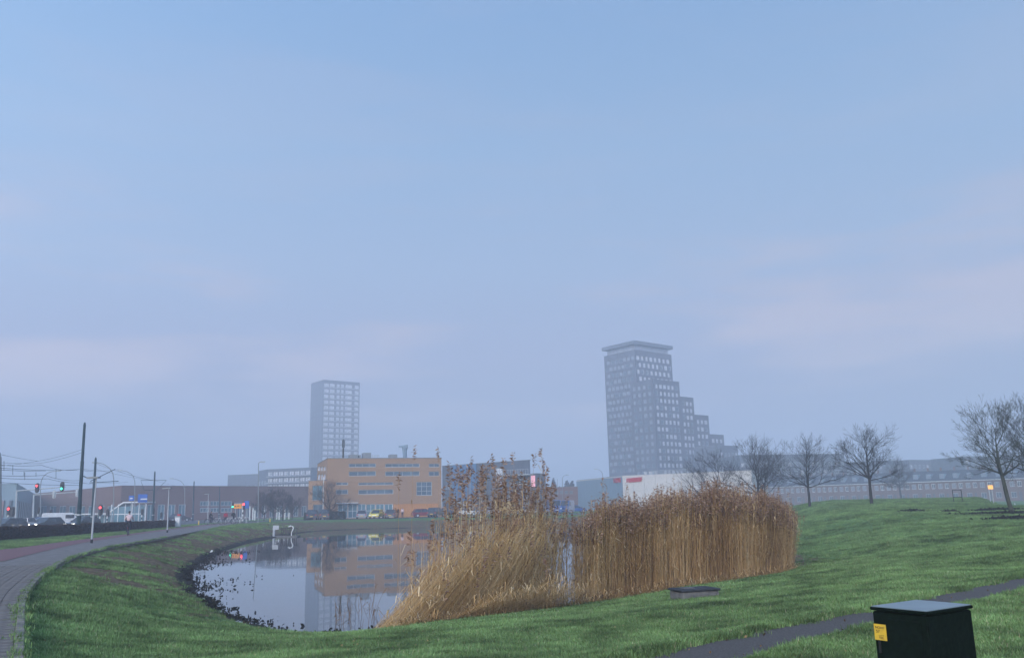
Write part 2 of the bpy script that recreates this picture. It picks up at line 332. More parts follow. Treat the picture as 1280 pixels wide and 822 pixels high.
def ground_mat():
    m = bpy.data.materials.new('grass_ground'); m.use_nodes = True; t = m.node_tree; n = t.nodes; l = t.links; p = n['Principled BSDF']
    p.inputs['Roughness'].default_value = .95; p.inputs['Specular IOR Level'].default_value = .12
    tx = n.new('ShaderNodeTexCoord')
    def noise(s, d=6, st=None):
        q = n.new('ShaderNodeTexNoise'); q.inputs['Scale'].default_value = s; q.inputs['Detail'].default_value = d
        if st:
            mm = n.new('ShaderNodeMapping'); mm.inputs['Scale'].default_value = st; l.new(tx.outputs['Object'],mm.inputs[0]); l.new(mm.outputs[0],q.inputs[0])
        else: l.new(tx.outputs['Object'], q.inputs[0])
        return q.outputs[0]
    def ramp(src, st):
        r = n.new('ShaderNodeValToRGB'); l.new(src, r.inputs[0]); r.color_ramp.elements[0].position = st[0][0]; r.color_ramp.elements[0].color = (*st[0][1],1)
        r.color_ramp.elements[1].position = st[-1][0]; r.color_ramp.elements[1].color = (*st[-1][1],1)
        for q,c in st[1:-1]: e = r.color_ramp.elements.new(q); e.color = (*c,1)
        return r.outputs[0]
    def mixc(f, a, b):
        x = n.new('ShaderNodeMix'); x.data_type = 'RGBA'
        l.new(f, x.inputs[0]) if not isinstance(f,float) else setattr(x.inputs[0],'default_value',f)
        l.new(a, x.inputs[6]); l.new(b, x.inputs[7]); return x.outputs[2]
    g1 = ramp(noise(.5), [(.3,(.08,.15,.042)),(.5,(.125,.21,.064)),(.72,(.17,.26,.095))])
    g2 = ramp(noise(9,8), [(.3,(.035,.080,.024)),(.6,(.10,.19,.06)),(.8,(.165,.27,.11))])
    gr = mixc(.5, g1, g2)
    dry = ramp(noise(5,8), [(.3,(.06,.04,.026)),(.55,(.15,.105,.06)),(.75,(.24,.17,.09))])
    mud = ramp(noise(8,8), [(.3,(.012,.011,.011)),(.7,(.045,.036,.030))])
    a = n.new('ShaderNodeAttribute'); a.attribute_name = 'dry'
    b = n.new('ShaderNodeAttribute'); b.attribute_name = 'mud'
    def thr(at_, src, k):
        q = n.new('ShaderNodeMath'); q.operation = 'MULTIPLY_ADD'; l.new(src, q.inputs[0]); q.inputs[1].default_value = k; q.inputs[2].default_value = -k/2
        s2 = n.new('ShaderNodeMath'); s2.operation = 'ADD'; l.new(at_.outputs['Fac'], s2.inputs[0]); l.new(q.outputs[0], s2.inputs[1])
        r = n.new('ShaderNodeMapRange'); r.interpolation_type = 'SMOOTHSTEP'; r.inputs[1].default_value = .35; r.inputs[2].default_value = .65; l.new(s2.outputs[0], r.inputs[0]); return r.outputs[0]
    c = mixc(thr(a, noise(1.6,7), 1.7), gr, dry); c = mixc(thr(b, noise(4,6), .9), c, mud)
    l.new(c, p.inputs['Base Color'])
    bp = n.new('ShaderNodeBump'); bp.inputs['Strength'].default_value = .9; bp.inputs['Distance'].default_value = .05; l.new(noise(14,9), bp.inputs['Height'])
    bp2 = n.new('ShaderNodeBump'); bp2.inputs['Strength'].default_value = .6; bp2.inputs['Distance'].default_value = .25; l.new(noise(2.2,6), bp2.inputs['Height']); l.new(bp2.outputs[0], bp.inputs['Normal'])
    l.new(bp.outputs[0], p.inputs['Normal']); return m
def masks(x, y, sh_, pd, pr):
    leftb = (1-ss(-12,-7,x))*(1-ss(118,124,y))
    dry = (1-ss(.8,3.2,sh_))*(.35+.6*leftb)
    dry = np.maximum(dry, 1.0*leftb*(1-ss(2.6,6.5,sh_))*ss(21,28,y))
    dry = np.maximum(dry, (1-ss(1.2,2.6,sh_))*ss(-2,1,x)*.9)
    dry = np.maximum(dry, .72*(1-ss(7,11,sh_))*ss(104,116,y))          # the far bank
    mud = 1-ss(.0,.55+.5*leftb,sh_)
    edge = (1-ss(.05,.35,np.where(pd>0,pd,9)))*.5
    return np.clip(np.maximum(dry,edge),0,1), np.clip(mud,0,1)
dry_, mud_ = masks(fx,fy,gsh,gpd,gpr)
ground = link('ground', npmesh('ground', np.c_[fx,fy,gz], Q, ground_mat(), {'dry':dry_,'mud':mud_})); tag(ground, kind='structure')
ground.data.polygons.foreach_set('use_smooth', [True]*len(Q))
# water
wm = bpy.data.materials.new('pond_water'); wm.use_nodes = True; wn = wm.node_tree.nodes; wl = wm.node_tree.links; wp = wn['Principled BSDF']
wp.inputs['Base Color'].default_value = (.045,.05,.05,1); wp.inputs['Roughness'].default_value = .025; wp.inputs['IOR'].default_value = 1.8
wt = wn.new('ShaderNodeTexCoord'); wmp = wn.new('ShaderNodeMapping'); wmp.inputs['Scale'].default_value = (1,.5,1); wl.new(wt.outputs['Object'], wmp.inputs[0])
wz = wn.new('ShaderNodeTexNoise'); wz.inputs['Scale'].default_value = 1.2; wz.inputs['Detail'].default_value = 3; wl.new(wmp.outputs[0], wz.inputs[0])
wb = wn.new('ShaderNodeBump'); wb.inputs['Strength'].default_value = .10; wb.inputs['Distance'].default_value = .02; wl.new(wz.outputs[0], wb.inputs['Height']); wl.new(wb.outputs[0], wp.inputs['Normal'])
c_ = SH.mean(0); big = [(c_+(p-c_)*1.03) for p in SH]
mb = MB(); mb.add([(p[0],p[1],WZ) for p in big], [tuple(range(len(big)))]); o = mb.build('pond_water', wm); tag(o, kind='structure')
# ------------------------------------------------------------------ left paving
def strip(A, B, z, name, m, n=160, ny=3, parent=None):
    A = resample(A,n); B = resample(B,n); V = []
    for j in range(ny+1): P = A+(B-A)*j/ny; V.append(np.c_[P, np.full(n,z)])
    V = np.vstack(V); I = np.arange(n*(ny+1)).reshape(ny+1,n)
    q = np.stack([I[:-1,:-1],I[:-1,1:],I[1:,1:],I[1:,:-1]],-1).reshape(-1,4)
    me = npmesh(name, V, q, m); bm = bmesh.new(); bm.from_mesh(me); bmesh.ops.recalc_face_normals(bm, faces=bm.faces)
    if sum(f.normal.z for f in bm.faces) < 0: bmesh.ops.reverse_faces(bm, faces=bm.faces)
    bm.to_mesh(me); bm.free(); return link(name, me, parent)
side = strip(er, em, -.012, 'sidewalk', M['greypave']); tag(side, kind='structure')
cyc = strip(em, el, .0, 'cycle_path', M['redpath']); tag(cyc, kind='structure')
# kerb stones along the grass edge and the paving slabs, laid piece by piece where they can be told apart
ers = resample(er, 400); dl = np.r_[0,np.cumsum(np.hypot(*np.diff(ers,axis=0).T))]
def along(s):
    return np.array([np.interp(s,dl,ers[:,0]), np.interp(s,dl,ers[:,1])])
kme = MB(); kme.box((0,0,-.03),(.97,.115,.14)); kmesh = kme.mesh('kerb_stone', M['kerb'])
bm = bmesh.new(); bm.from_mesh(kmesh); bmesh.ops.bevel(bm, geom=bm.edges[:], offset=.012, segments=1, affect='EDGES'); bm.to_mesh(kmesh); bm.free()
s = .5
while s < 62:
    p = along(s); t = along(s+.3)-along(s-.3); a = math.atan2(t[1],t[0]); nrm = np.array([-t[1],t[0]])/np.hypot(*t)
    o = link('kerb_stone', kmesh, side, (p[0]-nrm[0]*.0, p[1]-nrm[1]*.0, -.012+random.uniform(-.006,.008)), a+random.uniform(-.01,.01)); s += 1.0
tms = []
for v in range(4):
    g = random.uniform(.8,1.2); mm = mat('grey_slab', tuple(c*g for c in (.235,.20,.175)), tuple(c*g for c in (.115,.098,.09)), .85, 9, bump=.5, detail=8)
    t_ = MB(); t_.box((0,0,0),(.292,.292,.05)); me = t_.mesh('paving_slab', mm)
    bm = bmesh.new(); bm.from_mesh(me); bmesh.ops.bevel(bm, geom=[e for e in bm.edges if min(v_.co.z for v_ in e.verts) > 0], offset=.006, segments=1, affect='EDGES'); bm.to_mesh(me); bm.free(); tms.append(me)
cnt = 0; s = 1.2
while s < 24 and cnt < 300:
    p = along(s); t = along(s+.4)-along(s-.4); a = math.atan2(t[1],t[0]); nrm = np.array([-t[1],t[0]])/np.hypot(*t); tt = t/np.hypot(*t)
    for j in range(12):
        q = p+nrm*(.21+.3*j)+tt*(.15 if j%2 else 0); r = ray(0,700)
        pr_ = Vector(q); xx, yy = q
        px = 640+F*(xx/(yy*cp+ (0-EYE)*sp)) if yy > 1 else -999
        if px < -25 or px > 140: continue
        if not inside(np.array([xx]),np.array([yy]),np.vstack([er,em[::-1],[[-30,3],[-6,2]]]))[0] : continue
        if cnt < 300:
            o = link('paving_slab', tms[random.randrange(4)], side, (xx,yy,-.018+random.uniform(-.005,.005)), a+random.uniform(-.012,.012)); cnt += 1
    s += .3
# right asphalt path
rp = strip(pu, pl, .004, 'footpath', M['asphalt'], 200, 4); tag(rp, kind='structure')
# road beyond the hedge
hA, hB = hit(-260,696)[:2], hit(222,658.3)[:2]
hd = (hB-hA)/np.hypot(*(hB-hA)); hn = np.array([-hd[1],hd[0]])
if hn[0] > 0: hn = -hn
r0_, r1_ = hA-hd*40, hB+hd*190
mb = MB(); mb.add([(*(r0_+hn*5),.03),(*(r1_+hn*5),.03),(*(r1_+hn*26),.03),(*(r0_+hn*26),.03)], [(0,1,2,3)]); o = mb.build('road', M['road']); tag(o, kind='structure')
mb = MB()
for off in (5.4, 12, 15.5, 19, 25.6):
    d_ = -30
    while d_ < 240:
        a_ = r0_+hd*d_; Ls = 3 if off in (12,19) else 8.9
        mb.add([(*(a_+hn*off),.036),(*(a_+hd*Ls+hn*off),.036),(*(a_+hd*Ls+hn*(off+.14)),.036),(*(a_+hn*(off+.14)),.036)], [(0,1,2,3)]); d_ += 9
o = mb.build('road_markings', M['white'], None); o.parent = bpy.data.objects['road']; o['kind'] = 'stuff'
# far street in front of the office and parking apron
mb = MB(); mb.add([(-52,141,.02),(60,141,.02),(75,158,.02),(-52,152,.02)], [(0,1,2,3)]); o = mb.build('car_park', M['road']); tag(o, kind='structure')
# ------------------------------------------------------------------ buildings
_wc = {}
def win_mesh(w_, h_, nx, nz, fr, fm, pm, joined=False):
    """window lying in the local x-z plane, y points inward; returns (frame mesh, pane mesh)"""
    key = (round(w_,2),round(h_,2),nx,nz,fr,fm,pm)
    if key in _wc: return _wc[key]
    f = MB(); t = fr; d0, d1 = .08, .20
    f.span(0,w_,d0,d1,0,t); f.span(0,w_,d0,d1,h_-t,h_); f.span(0,t,d0,d1,t,h_-t); f.span(w_-t,w_,d0,d1,t,h_-t)
    for i in range(1,nx): x = w_*i/nx; f.span(x-t*.4,x+t*.4,d0+.005,d1-.005,t,h_-t)
    for j in range(1,nz): z = h_*j/nz; f.span(t,w_-t,d0+.01,d1-.01,z-t*.4,z+t*.4)
    p = MB(); p.span(t*.9,w_-t*.9,.135,.15,t*.9,h_-t*.9)
    _wc[key] = (f.mesh('window',M[fm]), p.mesh('pane',M[pm])); return _wc[key]
class Bld:
    def __init__(s, name, label, cat, cor, zt, wall, zb=0., group=None, roof='roof', limit=300, reveal=.25):
        s.c = [np.array(c[:2],float) for c in cor]; s.o = s.c[min(1,len(cor)-1)]; s.zb, s.zt = zb, zt; s.wall = wall; s.limit = limit; s.rev = reveal
        s.e = thing(name, label, cat, (s.o[0],s.o[1],zb), 0, group); s.mb = MB(); s.done_f = set(); s.n = 0; s.left = MB(); s.lm = []; s.roofm = roof
    def frame(s, i):
        a, b = s.c[i], s.c[(i+1)%len(s.c)]; W = float(np.hypot(*(b-a))); u = (b-a)/W; return a, u, np.array([-u[1],u[0]]), W
    def pix(s, i, px, py):
        a,u,n,W = s.frame(i); d = ray(px,py); den = d[0]*n[0]+d[1]*n[1]; t = (a@n)/den; P = d*t
        return float((P[:2]-a)@u), float(P[2]+EYE-s.zb)
    def rect(s, i, x0, x1, y0, y1):
        ym = (y0+y1)/2; u0_,_ = s.pix(i,x0,ym); u1_,_ = s.pix(i,x1,ym); xm = (x0+x1)/2
        return u0_, u1_, s.pix(i,xm,y1)[1], s.pix(i,xm,y0)[1]
    def face(s, i, ops=(), H=None, H0=0.):
        """ops: (u0,u1,z0,z1,style) style None -> bare hole filled by nothing ; style=(nx,nz,frame,fm,pm)"""
        a,u,n,W = s.frame(i); H = H or (s.zt-s.zb); s.done_f.add(i); ops = [o for o in ops if o[1]-o[0] > .2 and o[0] > .05 and o[1] < W-.05 and o[3] < H-.05]
        def P(x, z, d): q = a+u*x+n*d-s.o; return (q[0],q[1],z)
        zs = sorted({round(H0,3),round(H,3)}|{round(max(o[2],H0),3) for o in ops}|{round(o[3],3) for o in ops})
        for z0,z1 in zip(zs,zs[1:]):
            zc = (z0+z1)/2; act = sorted([o for o in ops if o[2] < zc < o[3]]); x = 0.
            for o in act: s.mb.add([P(x,z0,0),P(o[0],z0,0),P(o[0],z1,0),P(x,z1,0)],[(0,1,2,3)]); x = o[1]
            s.mb.add([P(x,z0,0),P(W,z0,0),P(W,z1,0),P(x,z1,0)],[(0,1,2,3)])
        D = s.rev
        for o in ops:
            x0,x1,z0,z1,st = o; z0 = max(z0,H0)
            s.mb.add([P(x0,z0,0),P(x1,z0,0),P(x1,z1,0),P(x0,z1,0),P(x0,z0,D),P(x1,z0,D),P(x1,z1,D),P(x0,z1,D)],[(0,1,5,4),(1,2,6,5),(2,3,7,6),(3,0,4,7),(4,5,6,7)])
            if st:
                fm_, pm_ = win_mesh(x1-x0, z1-z0, *st); q = a+u*x0-s.o; rz = math.atan2(u[1],u[0])
                if s.n < s.limit:
                    wo = link('window', fm_, s.e, (q[0],q[1],z0), rz); link('pane', pm_, wo); s.n += 1
                else:
                    T = Matrix.Translation((q[0],q[1],z0))@Matrix.Rotation(rz,4,'Z')
                    for me_ in (fm_, pm_):
                        k = me_.materials[0]
                        if k not in s.lm: s.lm.append(k)
                        s.left.add([T@v.co for v in me_.vertices],[tuple(p.vertices) for p in me_.polygons], s.lm.index(k))
    def done(s, parapet=.35, cop=None, roof=True):
        k = len(s.c)
        for i in range(k):
            if i not in s.done_f: s.face(i)
        w_ = s.mb.build('wall', M[s.wall], s.e)
        # (normals are recalculated per shell; walls are open shells and stay double sided)
        if s.left.f: o = s.left.build('small_windows', s.lm, s.e); o['kind'] = 'stuff'
        if roof:
            c = sum(s.c)/k; H = s.zt-s.zb; r = MB()
            r.prism([tuple((p-s.o)+(c-p)/np.hypot(*(c-p))*.06) for p in s.c], H-parapet-.12, H-parapet, 'z'); r.build('roof', M[s.roofm], s.e)
            r = MB()
            for i in range(k):
                a,u,n,W = s.frame(i); q = a+u*W/2+n*.10-s.o; r.box((q[0],q[1],H+.045), (W+.16,.36,.09), math.atan2(u[1],u[0]))
            r.build('roof_coping', M[cop or 'grey'], s.e)
        return s.e
    def add(s, mb, name, m, smooth=False, parent=None): return mb.build(name, M[m] if isinstance(m,str) else m, parent or s.e, None, 0, smooth)
def back(p0, p1, d):
    p0, p1 = np.array(p0[:2]), np.array(p1[:2]); u = (p1-p0)/np.hypot(*(p1-p0)); n = np.array([-u[1],u[0]]); return p0+n*d, p1+n*d
def G(px, Y, py=636): return at(px,py,Y)[:2]
ST = lambda nx,nz=1,fr=.1,fm='grey',pm='glass': (nx,nz,fr,fm,pm)
# ---- the orange brick office by the far bank
p0, p1 = G(408,150), G(552,156.5); bl, br = back(p0,p1,20)
bl = G(395.5,168)
o_ = Bld('office_building','orange brick office block with ribbon windows and warm timber ground floor beyond the pond','office building',[bl,p0,p1,br], Z(408,572.7,150), 'orange_brick')
ops = []
for y0,y1,cuts in ((579,583.6,((436,470,4),(481.5,524.5,5),(536,549.5,2))), (588.7,594.6,((436,470,3),(481.5,524.5,4),(536,549.5,2))), (602.5,606,((448,491.7,4),(420,435,2))), (611.4,617.3,((448,491.7,4),(420,435,2)))):
    for a_,b_,n_ in cuts: ops.append((*o_.rect(1,a_,b_,y0,y1), ST(n_,1,.09,'lightgrey','glass')))
ops.append((*o_.rect(1,520.5,540,601.8,619), ST(3,3,.1,'lightgrey','glass')))
gf = []
xs_ = [422,434.8,446.8,457.5,469.5,480.5,491.3]
for a_,b_ in zip(xs_,xs_[1:]):
    q = o_.rect(1,a_+.25,b_-.25,629.5,645); ops.append((q[0],q[1],.15,q[3],ST(2,2,.09,'white','glass_teal')))
o_.face(1, ops)
ops = []
for y0,y1 in ((583,588),(592.5,599)):
    for a_,b_ in ((397.2,400),(401,403.6),(404.3,406.8)): q = o_.rect(0,a_,b_,y0,y1); ops.append((*q, ST(1,1,.1,'white','glass_pale')))
o_.face(0, ops); o_.done(.5,'grey')
a_,u_,n_,W_ = o_.frame(1)
def on(b, i, u, z, d=0.): a,uu,n,W = b.frame(i); q = a+uu*u+n*d-b.o; return (q[0],q[1],z)
def plank_wall(b, i, x0, x1, y0, y1, m, pitch, name, horiz=False):
    q = b.rect(i,x0,x1,y0,y1); rz = math.atan2(*(b.frame(i)[1][::-1])); n = max(1,int((q[1]-q[0])/pitch)); wd = (q[1]-q[0])/n
    me = MB(); me.box((0,0,0),(wd*.94,.07,q[3]-max(q[2],.05))); me = me.mesh(name,M[m])
    for k in range(n): link(name, me, b.e, on(b,i,q[0]+wd*(k+.5),(q[3]+max(q[2],.05))/2,-.05-.012*(k%2)), rz)
plank_wall(o_,1,492,547.5,629.3,646,'timber',.6,'timber_panel')
q = o_.rect(1,418,447,624.2,626.6); x = q[0]; rz_ = math.atan2(u_[1],u_[0])
while x < q[1]:
    mb = MB(); wl_ = random.uniform(.18,.34); c = on(o_,1,x+wl_/2,(q[2]+q[3])/2,-.06); h_ = (q[3]-q[2])*random.uniform(.8,1)
    mb.box(c,(wl_*.25,.06,h_),rz_); mb.box((c[0]+.06,c[1],c[2]+random.choice((-1,1))*h_*.3),(wl_*.6,.055,h_*.25),rz_); o_.add(mb,'sign_letter','grey'); x += wl_+random.choice((.08,.08,.3))
mb = MB(); q = o_.rect(1,420,447,627.8,628.9); mb.box(on(o_,1,(q[0]+q[1])/2,(q[2]+q[3])/2,-.45),(q[1]-q[0],.9,.14),rz_); o_.add(mb,'entrance_canopy','white')
H_ = o_.zt
mb = MB()
for a_,b_,c_2,d_2 in ((456,466,567.8,572),(439,449,570,572),(490,499,569.8,572),(451,453,570.5,572)):
    q = o_.rect(1,a_,b_,c_2,d_2); mb = MB(); mb.box(on(o_,1,(q[0]+q[1])/2,(q[2]+q[3])/2+.2,3),(q[1]-q[0],2.2,q[3]-q[2]+.5),rz_); o_.add(mb,'roof_plant','grey')
mb = MB(); q = o_.rect(1,466,476,568.5,572)
for k in range(6): mb.box(on(o_,1,q[0]+(q[1]-q[0])*k/5,(q[2]+q[3])/2,2),(.06,.06,q[3]-q[2]+.4),rz_)
mb.box(on(o_,1,(q[0]+q[1])/2,q[3],2),(q[1]-q[0],.07,.07),rz_); o_.add(mb,'roof_railing','lightgrey')
# aerial and the teal cowl on the roof
mb = MB(); P_ = on(o_,1,o_.pix(1,434,572)[0],0,6); zt_ = Z(434,548,156)
mb.path([(P_[0],P_[1],H_-.5),(P_[0],P_[1],Z(434,560,156))],.16,8); mb.path([(P_[0],P_[1],Z(434,560,156)),(P_[0],P_[1],zt_)],.08,6)
for k in range(3): mb.box((P_[0]+.22*math.cos(k*2.1),P_[1]+.22*math.sin(k*2.1),Z(434,554,156)),(.12,.12,1.4))
o_.add(mb,'roof_aerial','barkgreen')
mb = MB(); P_ = on(o_,1,o_.pix(1,513,572)[0],0,5); z1_ = Z(513,557,159)
mb.path([(P_[0],P_[1],H_-.5),(P_[0]-.1,P_[1],z1_-.9),(P_[0]-.05,P_[1],z1_-.2)],[.35,.42,.55],8)
mb.prism([(-1.2,-.18),(.45,-.35),(.45,.25),(-1.2,.05)],-.35,.35,'y'); 
for i in range(len(mb.v)-8,len(mb.v)): v = mb.v[i]; mb.v[i] = (v[0]+P_[0],v[1]+P_[1],v[2]+z1_)
o_.add(mb,'roof_cowl',M['greyblue'])
# lower entrance wing
p0b, p1b = G(385,151.5), G(407.2,150.4); a2, b2 = back(p0b,p1b,9)
w_ = Bld('office_wing','low brick wing with tall teal window, left end of the orange office block','building',[a2,p0b,p1b,b2],Z(395,600.5,151),'orange_brick')
w_.face(1,[(*w_.rect(1,390.3,403,606.5,625), ST(2,3,.1,'grey','glass_teal')), (*w_.rect(1,391,403.4,630,643.5), ST(2,1,.1,'grey','glass'))]); w_.done(.3)
# ---- blue and slate building behind the reeds
p0, p1 = G(553,196), G(664,178); a2, b2 = back(p0,p1,20); b2 = G(662,205)
s_ = Bld('gallery_building','slate grey building with blue corner, long white upper gallery window and terrace','building',[a2,p0,p1,b2],Z(610,578.5,187),'slate')
zt_l = s_.zt
ops = [(*s_.rect(1,619,628,585,593), ST(3,1,.16,'white','glass_pale')), (*s_.rect(1,637,663,585,592), ST(10,1,.16,'white','glass_pale')), (*s_.rect(1,638,661,598.5,605.5), ST(4,1,.14,'white','glass')), (*s_.rect(1,620,627,596,606), ST(2,1,.14,'white','glass_pale'))]
for k in range(8): ops.append((*s_.rect(1,557+k*3,559.4+k*3,606,611), ST(1,1,.12,'lightgrey','glass')))
for k in range(10): ops.append((*s_.rect(1,592+k*7,597+k*7,620,630), ST(2,1,.12,'lightgrey','glass')))
s_.face(1, ops); s_.done(.3,'grey')
mb = MB(); q = s_.rect(1,558,596,580.5,627); rz_ = math.atan2(s_.frame(1)[1][1],s_.frame(1)[1][0])
n = 9
me = MB(); me.box((0,0,0),((q[1]-q[0])/n*.97,.12,q[3]-q[2])); me = me.mesh('blue_panel',M['blue'])
for k in range(n): 
    if k in (0,1): continue
    link('blue_panel', me, s_.e, on(s_,1,q[0]+(q[1]-q[0])*(k+.5)/n,(q[2]+q[3])/2,-.08), rz_)
mb = MB(); q = s_.rect(1,634,668,592.5,593.6); mb.box(on(s_,1,(q[0]+q[1])/2,q[2],-1),(q[1]-q[0],2.2,.22),rz_); s_.add(mb,'terrace_slab','lightgrey')
mb = MB()
for k in range(12): mb.box(on(s_,1,q[0]+(q[1]-q[0])*k/11,q[2]+.6,-2),(.05,.05,1.0),rz_)
mb.box(on(s_,1,(q[0]+q[1])/2,q[2]+1.12,-2),(q[1]-q[0],.06,.06),rz_); s_.add(mb,'terrace_railing','lightgrey')
# pink-lit sign box at its right end
p0, p1 = G(664.5,177.5), G(671.5,176.5); a2, b2 = back(p0,p1,3)
k_ = Bld('sign_tower','short sign tower with softly glowing pink panel beside the white terrace','sign',[a2,p0,p1,b2],Z(668,592,178),'slate'); k_.face(1); k_.done(.2)
q = k_.rect(1,665.2,670.8,594,608); mb = MB(); mb.box(on(k_,1,(q[0]+q[1])/2,(q[2]+q[3])/2,-.08),(q[1]-q[0],.14,q[3]-q[2]),0); k_.add(mb,'glowing_panel','litfront')
# low dark sheds behind the trucks
p0, p1 = G(672,236), G(723,233); a2, b2 = back(p0,p1,15)
k_ = Bld('brick_shed','low dark brown brick shed behind the blue vans','shed',[a2,p0,p1,b2],Z(700,608.5,234),'brown_brick')
ops = [(*k_.rect(1,676+k*6,680+k*6,613,617), ST(2,1,.12,'grey','glass')) for k in range(7)]; k_.face(1,ops); k_.done(.3)
# ---- the white hall
cor = [G(722,234), G(780,203), G(943,185), G(962,240)]
h_ = Bld('white_hall','long cream clad hall with grey blue end wall and red sign lettering','hall',cor,Z(780,594.4,203),'cream')
h_.face(0); h_.face(1,[(*h_.rect(1,872+0,884,628,640), ST(4,1,.12,'grey','glass'))]); h_.done(.4,'lightgrey')
# cladding sheets
def sheets(b, i, n, m, name, z0=.3, top=.25):
    W = b.frame(i)[3]; wd = W/n; hh = (b.zt-b.zb)-top-z0; me = MB(); me.box((0,0,0),(wd-.05,.08,hh)); me = me.mesh(name,M[m]); rz = math.atan2(b.frame(i)[1][1],b.frame(i)[1][0])
    for k in range(n): link(name, me, b.e, on(b,i,wd*(k+.5),z0+hh/2,-.06-.006*(k%2)), rz)
sheets(h_,0,9,'greyblue','cladding_sheet'); sheets(h_,1,11,'cream','cladding_sheet')
def glyphs(b, i, x0, x1, ytop0, ytop1, hgt, n, m, name):
    rz = math.atan2(b.frame(i)[1][1],b.frame(i)[1][0]); rr = random.Random(5)
    for k in range(n):
        mb = MB()
        t = (k+.5)/n; q = b.rect(i, x0+(x1-x0)*k/n+.2, x0+(x1-x0)*(k+1)/n-.2, ytop0+(ytop1-ytop0)*t, ytop0+(ytop1-ytop0)*t+hgt)
        w2 = q[1]-q[0]; h2 = q[3]-q[2]; kind = rr.choice('EHOLKN'); zc = (q[2]+q[3])/2; xc = (q[0]+q[1])/2; t_ = .2*h2; D = -.22
        mb.box(on(b,i,q[0]+t_/2,zc,D),(t_,.14,h2),rz)
        if kind in 'HON': mb.box(on(b,i,q[1]-t_/2,zc,D),(t_,.14,h2),rz)
        for lv in {'E':(-1,0,1),'H':(0,),'O':(-1,1),'L':(-1,),'K':(0,1),'N':(1,)}[kind]: mb.box(on(b,i,xc,zc+lv*(h2-t_)/2,D-.003),(w2,.13,t_),rz)
        b.add(mb,name,m)
glyphs(h_,0,768,776.8,597.6,596.8,5.6,4,'red','sign_letter'); glyphs(h_,1,783.5,803.5,597.6,595.8,5.4,8,'red','sign_letter')
mb = MB()
for x0,x1 in ((800,803),(806,810),(814,816)): q = h_.rect(1,x0,x1,588.5,594); mb.box(on(h_,1,(q[0]+q[1])/2,h_.zt+(q[3]-q[2])/2-.2,2),(q[1]-q[0],1.4,(q[3]-q[2])),0)
h_.add(mb,'roof_vent','lightgrey')
mb = MB(); u0_, u1_ = h_.pix(1,812,590)[0], h_.pix(1,862,590)[0]
for k in range(14): mb.box(on(h_,1,u0_+(u1_-u0_)*k/13,h_.zt+.4,1.2),(.06,.06,1.0),0)
mb.path([on(h_,1,u0_,h_.zt+.9,1.2),on(h_,1,u1_,h_.zt+.9,1.2)],.05,5); mb.path([on(h_,1,u0_,h_.zt+.5,1.2),on(h_,1,u1_,h_.zt+.5,1.2)],.04,5); h_.add(mb,'roof_railing','lightgrey')
# ---- stepped tower
def tower_windows(b, i, cols, pitch, z0, H, wz=1.7, stag=True, W0=.8, W1=None, pm='glass_pale', fm='lightgrey', alt=True, wide=.42):
    W = b.frame(i)[3]; W1 = W1 or W-.8; ops = []; fl = max(1,int(round((H-z0-.3)/pitch))); pitch = (H-z0-.3)/fl; cw = (W1-W0)/cols; rr = random.Random(cols+int(H)+i)
    for k in range(fl):
        for c in range(cols):
            x = W0+cw*(c+.5)+(cw*.2 if (stag and k%2) else -cw*.2 if stag else 0); ww = cw*wide*(1.25 if rr.random() < .3 and alt else 1)
            pmx = pm if rr.random() < .7 else 'glass'
            z = z0+k*pitch; ops.append((x-ww/2,x+ww/2,z,z+wz,(1,1,.12,fm,pmx)))
    return ops
D0 = 380; A1 = G(793.6,D0,440); A0 = G(755.0,D0*1.043,444); A2 = G(839,D0*1.042,442)
A3 = A0+(A2-A1)
zA = Z(793.6,437,D0)
T = Bld('stepped_tower','dark hazy high rise with overhanging roof slab and lower wings stepping down','tower',[A0,A1,A2,A3],zA,'towergrey',limit=300,reveal=.35)
zB2 = Z(816,473.5,362)
T.face(1, tower_windows(T,1,8,3.15,zB2-1,zA-1.0,wz=1.9,wide=.48,fm='white'))
T.face(0, tower_windows(T,0,7,3.15,6,zA-1.0,wide=.66,pm='glass_mid',fm='grey'))
T.done(.3,'towergrey')
# recessed crown and its slab
cen = (A0+A1+A2+A3)/4
def scaled(P, k): return [tuple((cen+(p-cen)*k)-T.o) for p in P]
mb = MB(); mb.prism(scaled([A0,A1,A2,A3],.90), zA+.1, zA+2.7,'z'); T.add(mb,'crown_storey','glass_mid')
mb = MB(); mb.prism(scaled([A0,A1,A2,A3],1.06), zA+2.7, zA+4.3,'z'); T.add(mb,'roof_slab','slate')
